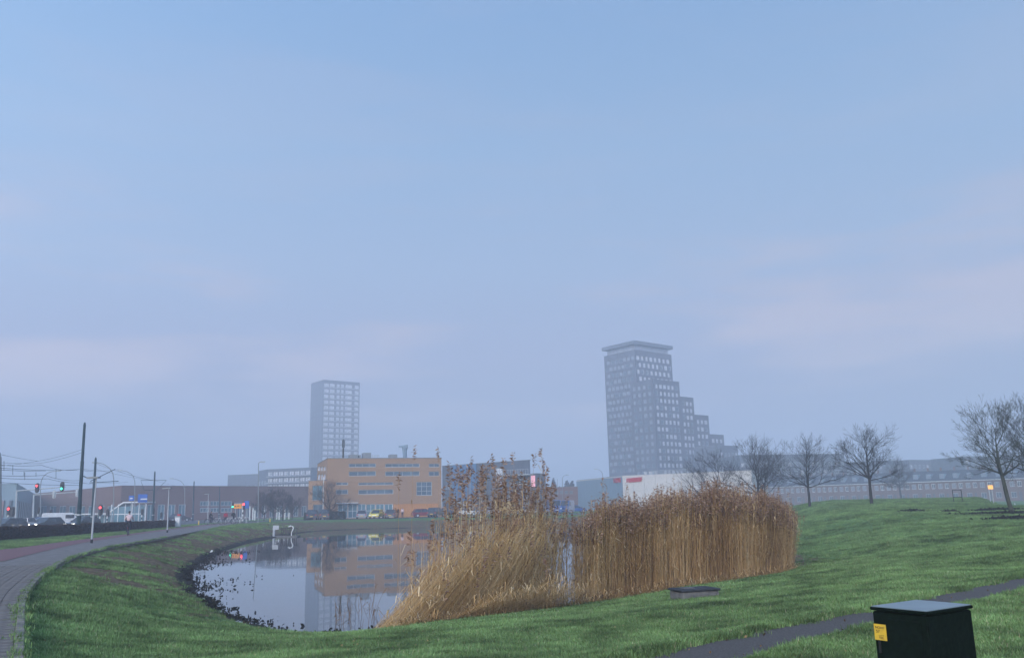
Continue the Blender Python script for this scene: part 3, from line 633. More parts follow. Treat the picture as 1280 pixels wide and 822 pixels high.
# lower wings: a row of blocks in front, each lower than the one before
dv = (A2-A1)/np.hypot(*(A2-A1)); lv = (A0-A1)/np.hypot(*(A0-A1))
B1 = G(816.5,366,474)
pxs = [816,848.6,866.6,885.5,904.5]; tops = [473.5,496.3,518.8,543]
def along_front(px, py):   # distance along dv from B1 at which the front line passes under pixel px
    d = ray(px,py); A_ = np.array([[dv[0],-d[0]],[dv[1],-d[1]]]); s_, t_ = np.linalg.solve(A_, -B1); return float(s_)
us = [along_front(p,y) for p,y in zip(pxs,[474]+tops)]
full_left = 14.
for k in range(4):
    q1, q2 = B1+dv*us[k], B1+dv*us[k+1]; Yq = q1[1]; zt = Z(pxs[k], tops[k], Yq) if k == 0 else Z((pxs[k]+pxs[k+1])/2, tops[k], (q1[1]+q2[1])/2)
    cor = [q1+lv*full_left, q1, q2, q2+lv*full_left]
    bk = Bld('tower_wing','tmp','tower',cor,zt,'towergrey',limit=0 if k==9 else 90,reveal=.35)
    n_ = max(2,int(round((us[k+1]-us[k])/3.0))); bk.face(1, tower_windows(bk,1,n_,3.15,4,zt-.5,wz=1.8,stag=False,wide=.55))
    if k == 0: bk.face(0, tower_windows(bk,0,4,3.15,4,zt-.5,stag=False,wide=.5,pm='glass_mid',fm='grey'))
    else: bk.face(0)
    bk.done(.3,'towergrey'); e_ = bk.e
    # make the wing a part of the tower
    w0 = [c for c in e_.children]; off = Vector(e_.location)-Vector(T.e.location)
    for c in w0:
        c.parent = T.e; c.location = Vector(c.location)+off
        if c.name.startswith('wall'): c.name = 'wing_wall'
    bpy.data.objects.remove(e_)
# ---- pale left tower
L1 = G(404.5,520,480); L2 = G(449.7,535,480); L0,_ = back(L1,L2,19); _,L3 = back(L1,L2,19)
t2 = Bld('apartment_tower','pale high rise fading into the mist behind the orange office','tower',[L0,L1,L2,L3],Z(404.5,474.5,520),'towergrey',limit=300,reveal=.35)
W = t2.frame(1)[3]; ops = []
z_ = Z(404,589,520); k = 0; pitch = 3.5
while z_+k*pitch < t2.zt-3:
    for fx0,fx1 in ((.02,.14),(.17,.30),(.36,.44),(.48,.55),(.60,.78),(.86,.97)):
        ops.append((W*fx0,W*fx1,z_+k*pitch,z_+k*pitch+1.9,(2 if fx1-fx0>.1 else 1,1,.16,'white','glass_pale')))
    k += 1
t2.face(1,ops)
ops = []; W = t2.frame(0)[3]
for q in range(k):
    for c in range(4): ops.append((W*(.08+.24*c),W*(.19+.24*c),z_+q*pitch,z_+q*pitch+1.6,(1,1,.12,'lightgrey','glass')))
t2.face(0,ops); t2.done(.3,'grey')
mb = MB()
for q in range(k): 
    a,u,n,Wf = t2.frame(1); mb.box(on(t2,1,Wf/2,z_+q*pitch-.5,-.12),(Wf,.25,.35),math.atan2(u[1],u[0]))
t2.add(mb,'floor_band','lightgrey')
# ---- apartment blocks left
p1, p2 = G(333,352), G(387.5,344); p0_,_ = back(p1,p2,16); p0_ = G(321,364); _,p3_ = back(p1,p2,16)
ab = Bld('apartment_block','slate apartment block with rows of white window boxes, behind the long brown hall','apartment block',[p0_,p1,p2,p3_],Z(333,586.5,352),'slate',reveal=.35)
ops = []; W = ab.frame(1)[3]
for r_ in range(5):
    z1_ = Z(345,589.6+8*r_,350); z0_ = Z(345,594+8*r_,350)
    for c in range(8):
        ops.append((W*(c+.12)/8,W*(c+.42)/8,z0_,z1_,(1,1,.14,'white','glass_pale'))); ops.append((W*(c+.5)/8,W*(c+.85)/8,z0_,z1_,(2,1,.14,'white','glass_pale' if (c+r_)%3 else 'glass')))
ab.face(1,[o for o in ops if o[2] > 1]); ab.face(0,[(2+4*c,4+4*c,z,z+1.6,(1,1,.14,'white','glass')) for c in range(3) for z in (4,6.8,9.6,12.4)]); ab.done(.3)
mb = MB()
for r_ in range(5): zz = Z(345,595.3+8*r_,350); mb.box(on(ab,1,W/2,zz,-.6),(W,1.2,.22),math.atan2(ab.frame(1)[1][1],ab.frame(1)[1][0]))
ab.add(mb,'balcony_slab','lightgrey')
p1, p2 = G(283,392), G(321.5,388); p0_,p3_ = back(p1,p2,14)
ab = Bld('apartment_block','low plain grey apartment block furthest left behind the long brown hall','apartment block',[p0_,p1,p2,p3_],Z(300,593,390),'slate',reveal=.3)
ops = []; W = ab.frame(1)[3]
for r_ in range(4):
    z_ = 2.5+3.1*r_
    for c in range(7): ops.append((W*(c+.25)/7,W*(c+.7)/7,z_,z_+1.5,(2,1,.13,'lightgrey','glass_pale' if (c*3+r_)%5==0 else 'glass')))
ab.face(1,ops); ab.done(.3)
# ---- the long brown hall left
cor = [G(36,231), G(150,180), G(391,219)]; b3 = cor[2]+np.array([6,30.]); b0 = cor[0]+np.array([10,40.])
m_ = Bld('long_hall','long low brown brick shopping hall with pale window bands beside the tram masts','hall',[cor[0],cor[1],cor[2],b3,b0],Z(150,607,180),'brown_brick')
ops = []
for a_,b_ in ((250,262),(263,275),(276,290)): ops.append((*m_.rect(1,a_,b_,626,632), ST(3,1,.14,'lightgrey','glass_teal')))
for a_,b_ in ((250,262),(263,275),(276,290)): ops.append((*m_.rect(1,a_,b_,634,640), ST(3,1,.18,'lightgrey','glass_teal')))
for k in range(9): q = m_.rect(1,297+k*10,303+k*10,632,645); ops.append((q[0],q[1],.2,q[3], ST(2,1,.14,'lightgrey','glass')))
for k in range(6): q = m_.rect(1,158+k*13,167+k*13,630,646); ops.append((q[0],q[1],.2,q[3], ST(2,1,.16,'lightgrey','glass_teal')))
m_.face(1,ops)
ops = []
for k in range(8): q = m_.rect(0,50+k*12,58+k*12,632,645); ops.append((q[0],q[1],.2,q[3], ST(2,1,.16,'lightgrey','glass_teal')))
m_.face(0,ops); m_.done(.4,'brown_brick')
# glazed tram shelter with slanted white roof at the hall's front
q0 = G(137,158); sh_ = thing('tram_stop_shelter','white framed glass shelter with sloping roof in front of the brown hall','shelter',(q0[0],q0[1],0))
wS = X(188,158)-q0[0]; hS = Z(150,628,158)
mb = MB(); mb.prism([(0,hS-2.4),(3.4,hS-.1),(wS,hS-.1),(wS,hS+.12),(3.3,hS+.12),(-.1,hS-2.3)],-2,2,'y'); mb.build('roof',M['white'],sh_)
for k in range(7):
    mb = MB(); x = wS*k/6; mb.box((x,-1.9,(hS-.3)/2 if k else .9),(.12,.12,hS-.3 if k else 1.8)); mb.build('post',M['white'],sh_)
for k in range(1,6):
    mb = MB(); mb.box((wS*(k+.5)/6,-1.9,hS*.42),(wS/6-.16,.04,hS*.78)); mb.build('glass_panel',M['glass_teal'],sh_)
mb = MB(); mb.box((wS/2,-1.95,hS*.45),(wS,.1,.16)); mb.build('rail',M['white'],sh_)
# grey-blue ribbed hall, far left
cor = [G(-90,156), G(18,158), G(41,232)]
g_ = Bld('ribbed_hall','blue grey hall with pinkish ribbed wall at the left edge','hall',[cor[0],cor[1],cor[2],cor[2]+np.array([-60,10.])],Z(5,605,158),'greyblue'); g_.face(0); g_.face(1); g_.done(.3,'greyblue')
M['ribpink'] = mat('pinkish_rib', (.26,.19,.20), None, .8, 2)
for i in (0,1):
    W = g_.frame(i)[3]; n = int(W/(1.25 if i==0 else 2.4)); hh = (g_.zt)*.60; me = MB(); me.box((0,0,0),(.42,.3,hh)); mes = [me.mesh('wall_rib',M[q]) for q in ('ribpink','slate','lightgrey')]; u = g_.frame(i)[1]
    for k in range(n): link('wall_rib', mes[(k*7)%3], g_.e, on(g_,i,W*(k+.5)/n,hh/2+.1,-.18), math.atan2(u[1],u[0]))
# ---- terraced houses on the right
def house():
    t = thing('terraced_house','x','house',(0,0,0)); Wd, Dp, He, Hr = 5.6, 9., 5.5, 8.1
    b = Bld.__new__(Bld); b.c = [np.array(v,float) for v in ((0,Dp),(0,0),(Wd,0),(Wd,Dp))]; b.o = np.array([0,0.]); b.zb=0; b.zt=He; b.wall='house_brick'; b.limit=99; b.rev=.2; b.e=t; b.mb=MB(); b.done_f=set(); b.n=0; b.left=MB(); b.lm=[]; b.roofm='rooftile'
    b.face(1,[(.5,2.6,.8,2.2,ST(2,1,.12,'lightgrey','glass')),(.5,2.3,3.4,4.7,ST(2,1,.12,'lightgrey','glass_mid')),(3.3,4.9,3.4,4.7,ST(2,1,.12,'white','glass')),(3.5,4.5,.05,2.25,None)]); b.face(0); b.face(2); b.face(3)
    b.mb.build('wall',M['house_brick'],t)
    mb = MB(); mb.prism([(-.35,He-.1),(Dp/2,Hr),(Dp+.35,He-.1),(Dp+.35,He-.35),(-.35,He-.35)],.012,Wd-.012,'x'); mb.build('roof',M['rooftile'],t)
    mb = MB(); mb.span(3.55,4.45,.1,.18,.06,2.2); mb.build('door',M['slate'],t)
    mb = MB(); mb.span(1.0,3.0,.7,2.6,5.9,7.2); d = mb.build('dormer',M['greyblue'],t)
    mb = MB(); mb.span(1.15,2.85,.66,.70,6.1,7.1); mb.build('dormer_pane',M['glass_mid'],d)
    mb = MB(); mb.span(Wd-.5,Wd-.05,Dp/2-.3,Dp/2+.3,Hr-.4,Hr+.8); mb.build('chimney',M['brown_brick'],t)
    mb = MB(); mb.span(.02,Wd-.02,-.42,-.28,He-.32,He-.18); mb.build('gutter',M['white'],t)
    return t
hs = house(); P0h, P1h = G(958,290), G(1345,222); nH = 24
uh = (P1h-P0h)/np.hypot(*(P1h-P0h)); rzh = math.atan2(uh[1],uh[0]); stepn = np.hypot(*(P1h-P0h))/nH; used = False
for k in range(nH):
    p = P0h+uh*k*5.62+np.array([0,0]) if False else P0h+(P1h-P0h)*k/nH; o = hs if not used else dup(hs); used = True
    o.location = (p[0],p[1],0); o.rotation_euler = (0,0,rzh); o.scale = (stepn/5.6,1,1.12); o['group'] = 'terraced houses beyond the meadow'
    o['label'] = 'brick terraced house with white dormer in the hazy row beyond the meadow'
# hazy blocks behind
def haze_block(px0,px1,Y,segs,lab,back_=20,cols=10):
    p1, p2 = G(px0,Y), G(px1,Y*1.02); a2,b2 = back(p1,p2,back_)
    zt = Z((px0+px1)/2,segs[0],Y); b = Bld('apartment_block',lab,'apartment block',[a2,p1,p2,b2],zt,'slate',reveal=.3)
    W = b.frame(1)[3]; ops = []; nf = int((zt-1.5)/3.0)
    for f in range(nf):
        for c in range(cols): ops.append((W*(c+.22)/cols,W*(c+.74)/cols,2.0+f*3.0,3.5+f*3.0,(2,1,.14,'lightgrey','glass_pale' if (c+f*2)%4==0 else 'glass')))
    b.face(1,ops); b.done(.3); return b
haze_block(905,928,352,(556,),'narrow hazy block directly right of the stepped tower',14,5)
haze_block(929,1062,320,(567,),'long hazy apartment block behind the three bare trees',16,18)
haze_block(1062,1103,335,(577,),'low hazy block behind the round crowned bare tree',16,7)
haze_block(1104,1143,372,(575,),'hazy block with stepped roof behind the terraced houses, its taller half',16,7)
haze_block(1143,1179,374,(574,),'hazy block joined right of the taller stepped roof behind the terraces',16,7)
haze_block(1179,1203,376,(577,),'lowest hazy end block before the gap in the skyline',16,5)
haze_block(1213,1330,330,(569,),'big hazy block behind the leaning tree at the right edge',20,14)
# ------------------------------------------------------------------ figures, vehicles, street furniture
def pxpath(pts, Y): return [at(a,b,Y) for a,b in pts]
def rel(P, o): return [(p[0]-o[0],p[1]-o[1],p[2]-o[2]) for p in P]
# ---- hedge
hA2, hB2 = hit(-230,695)[:2], hit(219,658.6)[:2]
hl = float(np.hypot(*(hB2-hA2))); hu = (hB2-hA2)/hl; hnn = np.array([-hu[1],hu[0]]); hnn = hnn if hnn[0] < 0 else -hnn
hedge = thing('hedge','long clipped dark brown winter hedge between the cycle path and the tram road','hedge',(hA2[0],hA2[1],0))
n = 62000; t_ = rng.uniform(0,1,n)**1.35; dd = rng.uniform(0,1,n); side_ = rng.choice(3,n,p=[.52,.33,.15])
hh_ = .93-.16*t_+.035*np.sin(t_*hl*1.1)+.02*np.sin(t_*hl*3.7)
off = np.where(side_==0, rng.normal(.03,.035,n), np.where(side_==1, rng.uniform(0,.9,n), .9+rng.normal(0,.03,n)))
zz = np.where(side_==1, hh_+rng.normal(0,.035,n), rng.uniform(.0,1,n)*hh_)
base = (hu[None]*(t_*hl)[:,None]+hnn[None]*off[:,None]); C_ = np.c_[base, zz]
def leafquads(C, sz, rng, flat=None):
    n = len(C); a = rng.normal(size=(n,3)); a /= np.linalg.norm(a,axis=1)[:,None]; b = rng.normal(size=(n,3)); b -= (a*b).sum(1)[:,None]*a; b /= np.linalg.norm(b,axis=1)[:,None]
    a = a*sz[:,None]; b = b*sz[:,None]*.6; V = np.stack([C-a, C-b*.9, C+a, C+b],1).reshape(-1,3); return V, np.arange(4*n).reshape(n,4)
V_, Q_ = leafquads(C_, rng.uniform(.03,.07,n), rng)
lm_ = attr_mat('hedge_leaves','tone',[(0,(.020,.014,.013)),(.6,(.055,.032,.026)),(1,(.10,.055,.038))],.9)
o = link('foliage', npmesh('foliage',V_,Q_,lm_,{'tone':np.repeat(rng.beta(1.6,2.6,n),4)}), hedge)
mb = MB()
p_ = [(0,.08,0),(hl,.08,0)]
q_ = [(*(hnn*.07),.0),(*(hu*hl+hnn*.07),.0),(*(hu*hl+hnn*.83),.0),(*(hnn*.83),.0)]
mb.add([(a,b,0.) for a,b,_ in q_]+[(a,b,(.86 if i in (0,3) else .70)) for i,(a,b,_) in enumerate(q_)],[(0,1,5,4),(1,2,6,5),(2,3,7,6),(3,0,4,7),(4,5,6,7)])
M['hedgecore'] = mat('hedge_twigs', (.022,.015,.014), (.010,.008,.008), 1, 20, bump=.6); mb.build('twig_mass', M['hedgecore'], hedge)
# ---- bare trees
def tree(name, label, loc, h, crown, seed, trunk_h=.34, m='bark', limbs=6, lean=(0,0), spread=1., group=None, depth=4, cat='tree', r0=None, dens=1.):
    R = random.Random(seed); t = thing(name,label,cat,loc,0,group); tr = MB(); br = MB(); r0 = r0 or h*.0205
    th = h*trunk_h; top = Vector((lean[0]*th, lean[1]*th, th))
    pts = [Vector((0,0,-.15)), Vector((0,0,.12))]+[Vector((lean[0]*th*q, lean[1]*th*q, th*q))+Vector((R.uniform(-1,1),R.uniform(-1,1),0))*h*.004 for q in (.3,.55,.8,1)]
    tr.path(pts,[r0*1.55,r0*1.15,r0*1.0,r0*.95,r0*.88,r0*.82],9); tr.build('trunk',M[m],t,smooth=True)
    _limbs = limbs
    def grow(p, d, L, r, k, up):
        n = 4 if k < 3 else 3; P = [p]; rr = [r]; q = d.copy()
        for i in range(n):
            q = (q+Vector((R.uniform(-1,1),R.uniform(-1,1),R.uniform(-.6,.8)))*(.19 if k < 3 else .13)+Vector((0,0,up))).normalized(); P.append(P[-1]+q*L/n); rr.append(max(r*(1-(i+1)/n*.58),.0065))
        br.path(P,rr,6 if k==1 else (4 if k==2 else 3),0,False)
        if k >= depth+1: return
        nc = [0,5,5,5,4,3][k]; nc = max(2,int(round(nc*dens*R.uniform(.8,1.2))))
        for c in range(nc):
            f = R.uniform(.28,1) if c else 1.; i = min(int(f*n),n-1); pos = P[i].lerp(P[i+1], f*n-i) if i < n else P[-1]
            dl_ = (P[min(i+1,n)]-P[i]).normalized(); ax = dl_.orthogonal().normalized(); ax.rotate(Matrix.Rotation(R.uniform(0,6.28),3,dl_))
            nd = dl_.copy(); nd.rotate(Matrix.Rotation(R.uniform(.35,.85)*(1 if c else .4),3,ax))
            grow(pos, nd, L*R.uniform(.48,.68), max(rr[i]*R.uniform(.52,.7),.0075), k+1, up*.7+.02)
    top_l = h-th
    # a leader runs on through the crown and carries side limbs all the way up
    P = [top.copy()]; q = Vector((lean[0]*.5,lean[1]*.5,1)).normalized(); nl = 6
    for i in range(nl): q = (q+Vector((R.uniform(-1,1),R.uniform(-1,1),0))*.16).normalized(); q.z = max(q.z,.8); P.append(P[-1]+q*top_l*.70/nl)
    br.path(P,[r0*.8*(1-.78*i/nl) for i in range(nl+1)],7,0,False)
    for i in range(1,nl+1):
        f = i/nl
        for c in range(3 if i < nl else 4):
            a = R.uniform(0,6.28); el = .35+.75*f+R.uniform(-.2,.2); d = Vector((math.cos(a)*math.cos(el),math.sin(a)*math.cos(el),math.sin(el)))
            grow(P[i], d, crown*.75*math.sqrt(max(1-(f*.86)**2,.05))*R.uniform(.75,1.05)+.05*h, max(r0*.34*(1-.6*f),.012), 2, .02)
    for i in range(limbs-1):
        a = i*2*math.pi/limbs+R.uniform(-.35,.35); el = R.uniform(.22,.90) if i < limbs-1 else 1.35
        d = Vector((math.cos(a)*math.cos(el)*spread,math.sin(a)*math.cos(el)*spread,math.sin(el))).normalized(); z = R.uniform(.82,1)
        Lg = min(crown*.72/max(math.cos(el),.2), top_l*.60)*R.uniform(.85,1.12)
        grow(top*z, d, Lg, r0*(.5 if i < limbs-1 else .75), 1, .022)
    k_ = (h+.1)/max(v[2] for v in br.v); t.scale = (k_*1.04,k_*1.04,k_)
    br.build('branches',M[m],t,smooth=True); return t
def tree_px(name, label, px, base_py, top_py, z, seed, Y=None, **k):
    yh_ = None; g = at(px,base_py,Y) if Y else ghit(px,base_py); Yv = float(g[1]); zb_ = tz1(g[0],g[1]); hgt = Z(px,top_py,Yv)-zb_
    return tree(name,label,(g[0],g[1],zb_),hgt,hgt*k.pop('cr',.62),seed,**k)
tg = 'bare trees on the meadow'
tree_px('bare_tree','small bare tree in front of the cream hall, partly behind the reeds',893,632,557,0,3,Y=108,group=tg,trunk_h=.30,cr=.42,dens=.85)
tree_px('bare_tree','thick forked bare tree just right of the reed tops, in front of its twin',949,634,539,0,8,Y=96,group=tg,trunk_h=.33,cr=.40,dens=.85,limbs=7)
tree_px('bare_tree','thin bare tree close behind the thick forked one at the reed edge',957,634,556,0,13,Y=104,group=tg,trunk_h=.38,r0=.09,cr=.36,dens=.75)
tree_px('bare_tree','wide low spreading bare tree, second of the lone meadow trees',1012.5,633,539,0,21,Y=92,group=tg,trunk_h=.34,cr=.46,dens=.85,limbs=7)
tree_px('bare_tree','tall round crowned bare tree standing alone on the meadow crest',1090,633,527,0,34,Y=82,group=tg,trunk_h=.38,cr=.40,limbs=8,dens=.85)
tree_px('bare_tree','large leaning bare tree with long low branch near the right edge',1265,641,494,0,55,Y=56,group=tg,trunk_h=.42,cr=.36,limbs=8,lean=(-.13,0),m='barkgreen',depth=5,dens=.75)
tree_px('bare_tree','big bare tree cut off by the right edge behind the leaning one',1306,640,488,0,89,Y=60,group=tg,trunk_h=.38,cr=.32,limbs=8,m='bark',depth=5,dens=.75)
for i,(px,top,Y,lab) in enumerate(((330,611,150,'dense twiggy tree, first of the dark clump by the apartment block'),(342,605,156,'dense twiggy tree, tallest of the dark clump by the apartment block'),(353,609,148,'dense twiggy tree in the dark clump, the one closest to the flagpole'),(365,616,160,'smaller twiggy tree at the tail of the dark clump'),(412,597,146,'small twiggy tree in front of the orange office corner'))):
    tree_px('bushy_tree',lab,px,649,top,0,100+i,Y=Y,group='twiggy trees by the flagpole',trunk_h=.25,cr=.42,limbs=7,depth=4,dens=.8)
tree_px('bushy_tree','faint twiggy tree sticking up behind the terraced houses',1127,630,563,0,140,Y=225,trunk_h=.4,cr=.3,limbs=8)
# far wood line
n = 9000; u_ = rng.uniform(0,1,n); cx_ = np.array([X(668+60*u,300) for u in u_]); hz_ = np.abs(rng.normal(0,1,n)); zt_ = 8.2+1.6*np.sin(u_*19)+1.1*np.sin(u_*47+1)
C_ = np.c_[cx_, 300+rng.uniform(-4,4,n), zt_*np.clip(rng.beta(2.4,1.3,n),0,1)]
V_, Q_ = leafquads(C_, rng.uniform(.12,.4,n), rng); o = link('far_wood', npmesh('far_wood',V_,Q_,M['bark'])); tag(o, kind='stuff')
# ---- tram masts and wires
def mast(px0,py0,px1,py1,Y,lab,arm=None,r=.13):
    b = at(px0,py0,Y); zb_ = 0.; b[2] = 0; tp = at(px1,py1,Y); o = thing('tram_mast',lab,'mast',b,0,'dark tram masts along the road'); d = tp-b
    mb = MB(); mb.path([(0,0,-.1),tuple(d*.3),tuple(d*.3),tuple(d*.66),tuple(d*.66),tuple(d)],[r*1.25,r*1.2,r*1.05,r*1.0,r*.85,r*.75],10); mb.build('pole',M['teal_paint'],o,smooth=False)
    mb = MB(); mb.path([tuple(d*.995),tuple(d+np.array([0,0,.16]))],r*.5,6); mb.build('pole_cap',M['teal_paint'],o)
    mb = MB(); mb.path([tuple(d*.17+np.array([0,0,0])),tuple(d*.185)],r*1.35,10); mb.build('white_band',M['lightgrey'],o)
    for a_ in arm or ():
        mb = MB(); mb.path(rel(pxpath(a_,Y),b),.045,6); mb.build('bracket_arm',M['teal_paint'],o)
    return o
mA = mast(98,658,105.8,530,73,'tallest dark leaning tram mast, the nearest one beyond the hedge',[[(102,594),(110,597)]],.14)
mB = mast(115,656,119.6,573,100,'second dark tram mast, next to the thin park lamp',[[(113,601),(144,586)],[(112,603),(148,601)]],.16)
mC = mast(191,652,193.6,590,135,'third dark tram mast right of the blue direction signs',[[(180,612),(193,612)],[(180,612),(176,600),(208,600),(196,612)]],.15)
mD = mast(241,651,242.6,602,172,'fourth slim tram mast in front of the brown hall',None,.14)
mE = mast(273.6,650,274.6,608,188,'most distant slim tram mast close to the parked bicycles',None,.13)
wires = []
def wire(pts, Ys, sag=.0, name_='x'):
    P = [at(a,b,Y) for (a,b),Y in zip(pts,Ys)]; out = []
    for p,q in zip(P,P[1:]):
        for k in range(8): t = k/8; r_ = p+(q-p)*t; r_[2] -= sag*4*t*(1-t); out.append(r_)
    out.append(P[-1]); return out
wl_ = [ # (pixels, depths, sag, label)
 ([(-60,551),(47,576)],[55,80],.15,'upper overhead wire slanting down from the left edge'),
 ([(-40,585),(47,576),(104,561)],[70,80,73],.1,'overhead span wire meeting the tallest mast near its top'),
 ([(-60,573),(48,579),(103,565)],[60,80,73],.1,'second span wire just under the highest one'),
 ([(-60,572),(52,581),(101,586),(120,586),(194,600)],[45,60,67,100,135],.2,'long messenger wire passing the masts at mid height'),
 ([(-60,578),(103,586),(150,585.5)],[40,67,110],.2,'messenger wire close above the curved street lamp'),
 ([(-60,588),(56,593.5),(101,600)],[40,58,67],.15,'contact wire with droppers left of the tallest mast'),
 ([(-60,592),(60,598),(104,603),(119,603),(160,602)],[38,58,67,100,120],.1,'lowest contact wire running to the second mast'),
 ([(-60,581),(57,588)],[38,58],.1,'short wire above the red signal arm'),
 ([(-60,597),(100,606)],[44,67],.12,'lower feeder wire to the tallest mast foot bracket'),
 ([(145,587),(193,600)],[100,135],.2,'wire from the second mast bracket to the third mast'),
 ([(193,600),(242,610),(274,613)],[135,172,188],.2,'wire linking the last three masts'),
 ([(193,612),(242,614),(274,615)],[135,172,188],.1,'contact wire linking the last three masts'),
 ([(119,578),(152,590),(193,600)],[100,120,135],.1,'thin wire leaving the top of the second mast'),
]
for pts,Ys,sg,lab in wl_:
    mb = MB(); mb.path(wire(pts,Ys,sg),.012,4,0,False); o = mb.build('overhead_wire',M['teal_paint']); tag(o,lab,'wire','overhead tram wires')
mb = MB()
for a_,b_,c_2,Y in ((16,581,593,55),(30,589,594.5,52),(31,590,599.5,52),(5,576,588,50),(45,590,595,58),(70,586,598,60)):
    mb.path([at(a_,b_,Y),at(a_,c_2,Y)],.014,4,0,False)
o = mb.build('wire_droppers',M['teal_paint']); o['kind'] = 'stuff'
# ---- street lamps
def lamp_arc(pts, Y, lab, r=.055, head=True, grp='curved street lamps', base_py=None):
    b = at(pts[0][0],pts[0][1],Y); g = np.array([b[0],b[1],0.]); o = thing('street_lamp',lab,'street lamp',g,0,grp)
    P = [g]+[p for p in pxpath(pts,Y)]; P = [P[0]]+[tuple(q) for q in P[1:]]
    mb = MB(); rr = [r*1.5]+list(np.linspace(r*1.2,r*.7,len(P)-1)); mb.path(rel(P,g),rr,7); mb.build('pole',M['grey'],o)
    if head:
        e1, e0 = np.array(P[-1]), np.array(P[-2]); d = e1-e0; d = d/np.linalg.norm(d); c = e1+d*.28-g
        mb = MB(); mb.box(c,(.75,.24,.13),0); mb.box(c-np.array([0,0,.06]),(.55,.18,.05),0); mb.build('lamp_head',M['lightgrey'],o)
    return o
lamp_arc([(50.5,640),(50.6,608),(51.5,601),(54,595.5),(59,591),(65,589),(71,588.3)],135,'curved street lamp arching over the red signal',.06)
lamp_arc([(142,640),(142.2,598),(141,591),(137,585),(131,580.5),(125,578.3),(121,578)],125,'curved street lamp with its arm reaching left to the second mast',.06)
lamp_arc([(168.6,642),(168.6,602),(167,595.5),(163.5,591.5),(158.5,589),(152,588)],150,'curved street lamp beside the small blue sign',.055)
lamp_arc([(231,642),(231,611),(229.5,605),(226,601),(221,598.8),(216,598)],178,'faint curved street lamp between third and fourth mast',.055)
lamp_arc([(-.5,650),(-.3,572),(-1.5,566),(-5,561),(-12,557),(-20,556)],62,'thick curved lamp post cut off by the left edge',.11)
lamp_arc([(754,636),(753.8,597),(753,591.5),(751,588.3),(748.5,586.6),(746.6,586.3)],184,'street lamp with hooked arm in front of the grey blue end wall',.06)
lamp_arc([(703,636),(703,599),(703.6,595.7),(705.2,594.2),(707.5,593.6)],192,'street lamp with hooked arm near the blue vans',.06)
lamp_arc([(696.6,636),(696.6,598.6),(696.4,598.2)],225,'faint straight lamp post behind the brown shed',.05,head=False)
lamp_arc([(322.8,646),(323.2,578.6),(324.6,577.4),(326,577.2)],128,'slim tall lamp standing before the far left apartment block',.055)
def park_lamp(px0,py0,px1,py1,lab):
    g = hit(px0,py0,0.); tp = at(px1,py1,g[1]); o = thing('park_lamp',lab,'street lamp',g,0,'short park lamps beside the path'); d = tp-g
    mb = MB(); mb.path([(0,0,-.05),tuple(d*.5),tuple(d)],[.062,.055,.035],8); mb.build('pole',M['lightgrey'],o)
    mb = MB(); mb.path([(0,0,0),tuple(d*.06)],[.075,.07],8); mb.build('base_sleeve',M['black'],o)
    k = float(g[1])/50; c = d+np.array([-.17,0,.04]); mb = MB()
    mb.prism([(-.38,0),(-.34,.045),(.30,.075),(.36,.03),(.34,-.03),(-.30,-.05)],-.17,.17,'y'); mb.v = [(v[0]+c[0],v[1]+c[1],v[2]+c[2]) for v in mb.v]; mb.build('lamp_head',M['grey'],o)
park_lamp(114.3,678.4,120.4,597.6,'pale park lamp with flat dark head standing on the path edge beside the hedge')
park_lamp(209,665.3,211.3,610.6,'park lamp with black foot on the grass edge past the cyclist')
park_lamp(259.6,655.2,260.6,617.5,'distant park lamp beside the second group of cyclists')
# flagpole before the office
g = at(403.5,648.5,147); o = thing('flagpole','tall bare white pole in front of the office wing','flagpole',(g[0],g[1],0)); tp = at(404.5,596,147)
mb = MB(); mb.path([(0,0,0),(0,0,3),(tp[0]-g[0],0,tp[2])],[.10,.08,.05],8); mb.build('pole',M['white'],o); mb = MB(); mb.box((0,0,.06),(.4,.4,.14)); mb.build('foot_plate',M['grey'],o)
# ---- traffic signals
def head(par, P, lit, back=True, sc=1., m='black'):
    """signal head: backboard, housing, three lenses; faces the camera"""
    P = tuple(float(q) for q in P); mb = MB(); mb.box(P,(.30*sc,.22,.98*sc)); 
    if back: mb.prism([(math.cos(a)*.34*sc,(math.sin(a)*.34+(.38 if math.sin(a)>0 else -.38))*sc) for a in [i*math.pi/6 for i in range(12)]],.08,.115,'y'); n_=24; mb.v = mb.v[:-n_]+[(v[0]+P[0],v[1]+P[1],v[2]+P[2]) for v in mb.v[-n_:]]
    h = mb.build('signal_head',M[m],par)
    for i,(nm,dz) in enumerate((('red',.31),('amber',0),('green',-.31))):
        if lit == 'none': break
        me = MB(); me.path([(P[0],P[1]-.115,P[2]+dz*sc),(P[0],P[1]-.15,P[2]+dz*sc)],.125*sc*(1.25 if nm==lit else 1),12); me.build('lens',M[{'red':'redlamp','green':'greenlamp'}[lit]] if nm==lit else M['black'],h)
def striped(par, z0, z1, r=.09, x=0, y=0):
    n = int((z1-z0)/.3); 
    for k in range(n):
        mb = MB(); mb.path([(x,y,z0+(z1-z0)*k/n),(x,y,z0+(z1-z0)*(k+1)/n)],r,8); mb.build('post_band',M['white' if k%2 else 'black'],par)
def gantry(px,pyt,px1,py1,Y,heads,lab):
    g = at(px,656,Y); g[2] = 0; tp = at(px,pyt,Y)-g; en = at(px1,py1,Y)-g; o = thing('signal_gantry',lab,'traffic light',g)
    tp[0] += .2
    mb = MB(); mb.path([(0,0,0),tuple(tp)],[.19,.14],8); mb.build('post',M['lightgrey'],o)
    mb = MB(); mb.path([tuple(tp-np.array([.1,0,.1])),tuple(en)],[.10,.07],7); mb.build('arm',M['lightgrey'],o)
    for hx,hy,l,m_ in heads: head(o, at(hx,hy,Y)-g+np.array([0,-.2,0]), l, True, 1.05, m_)
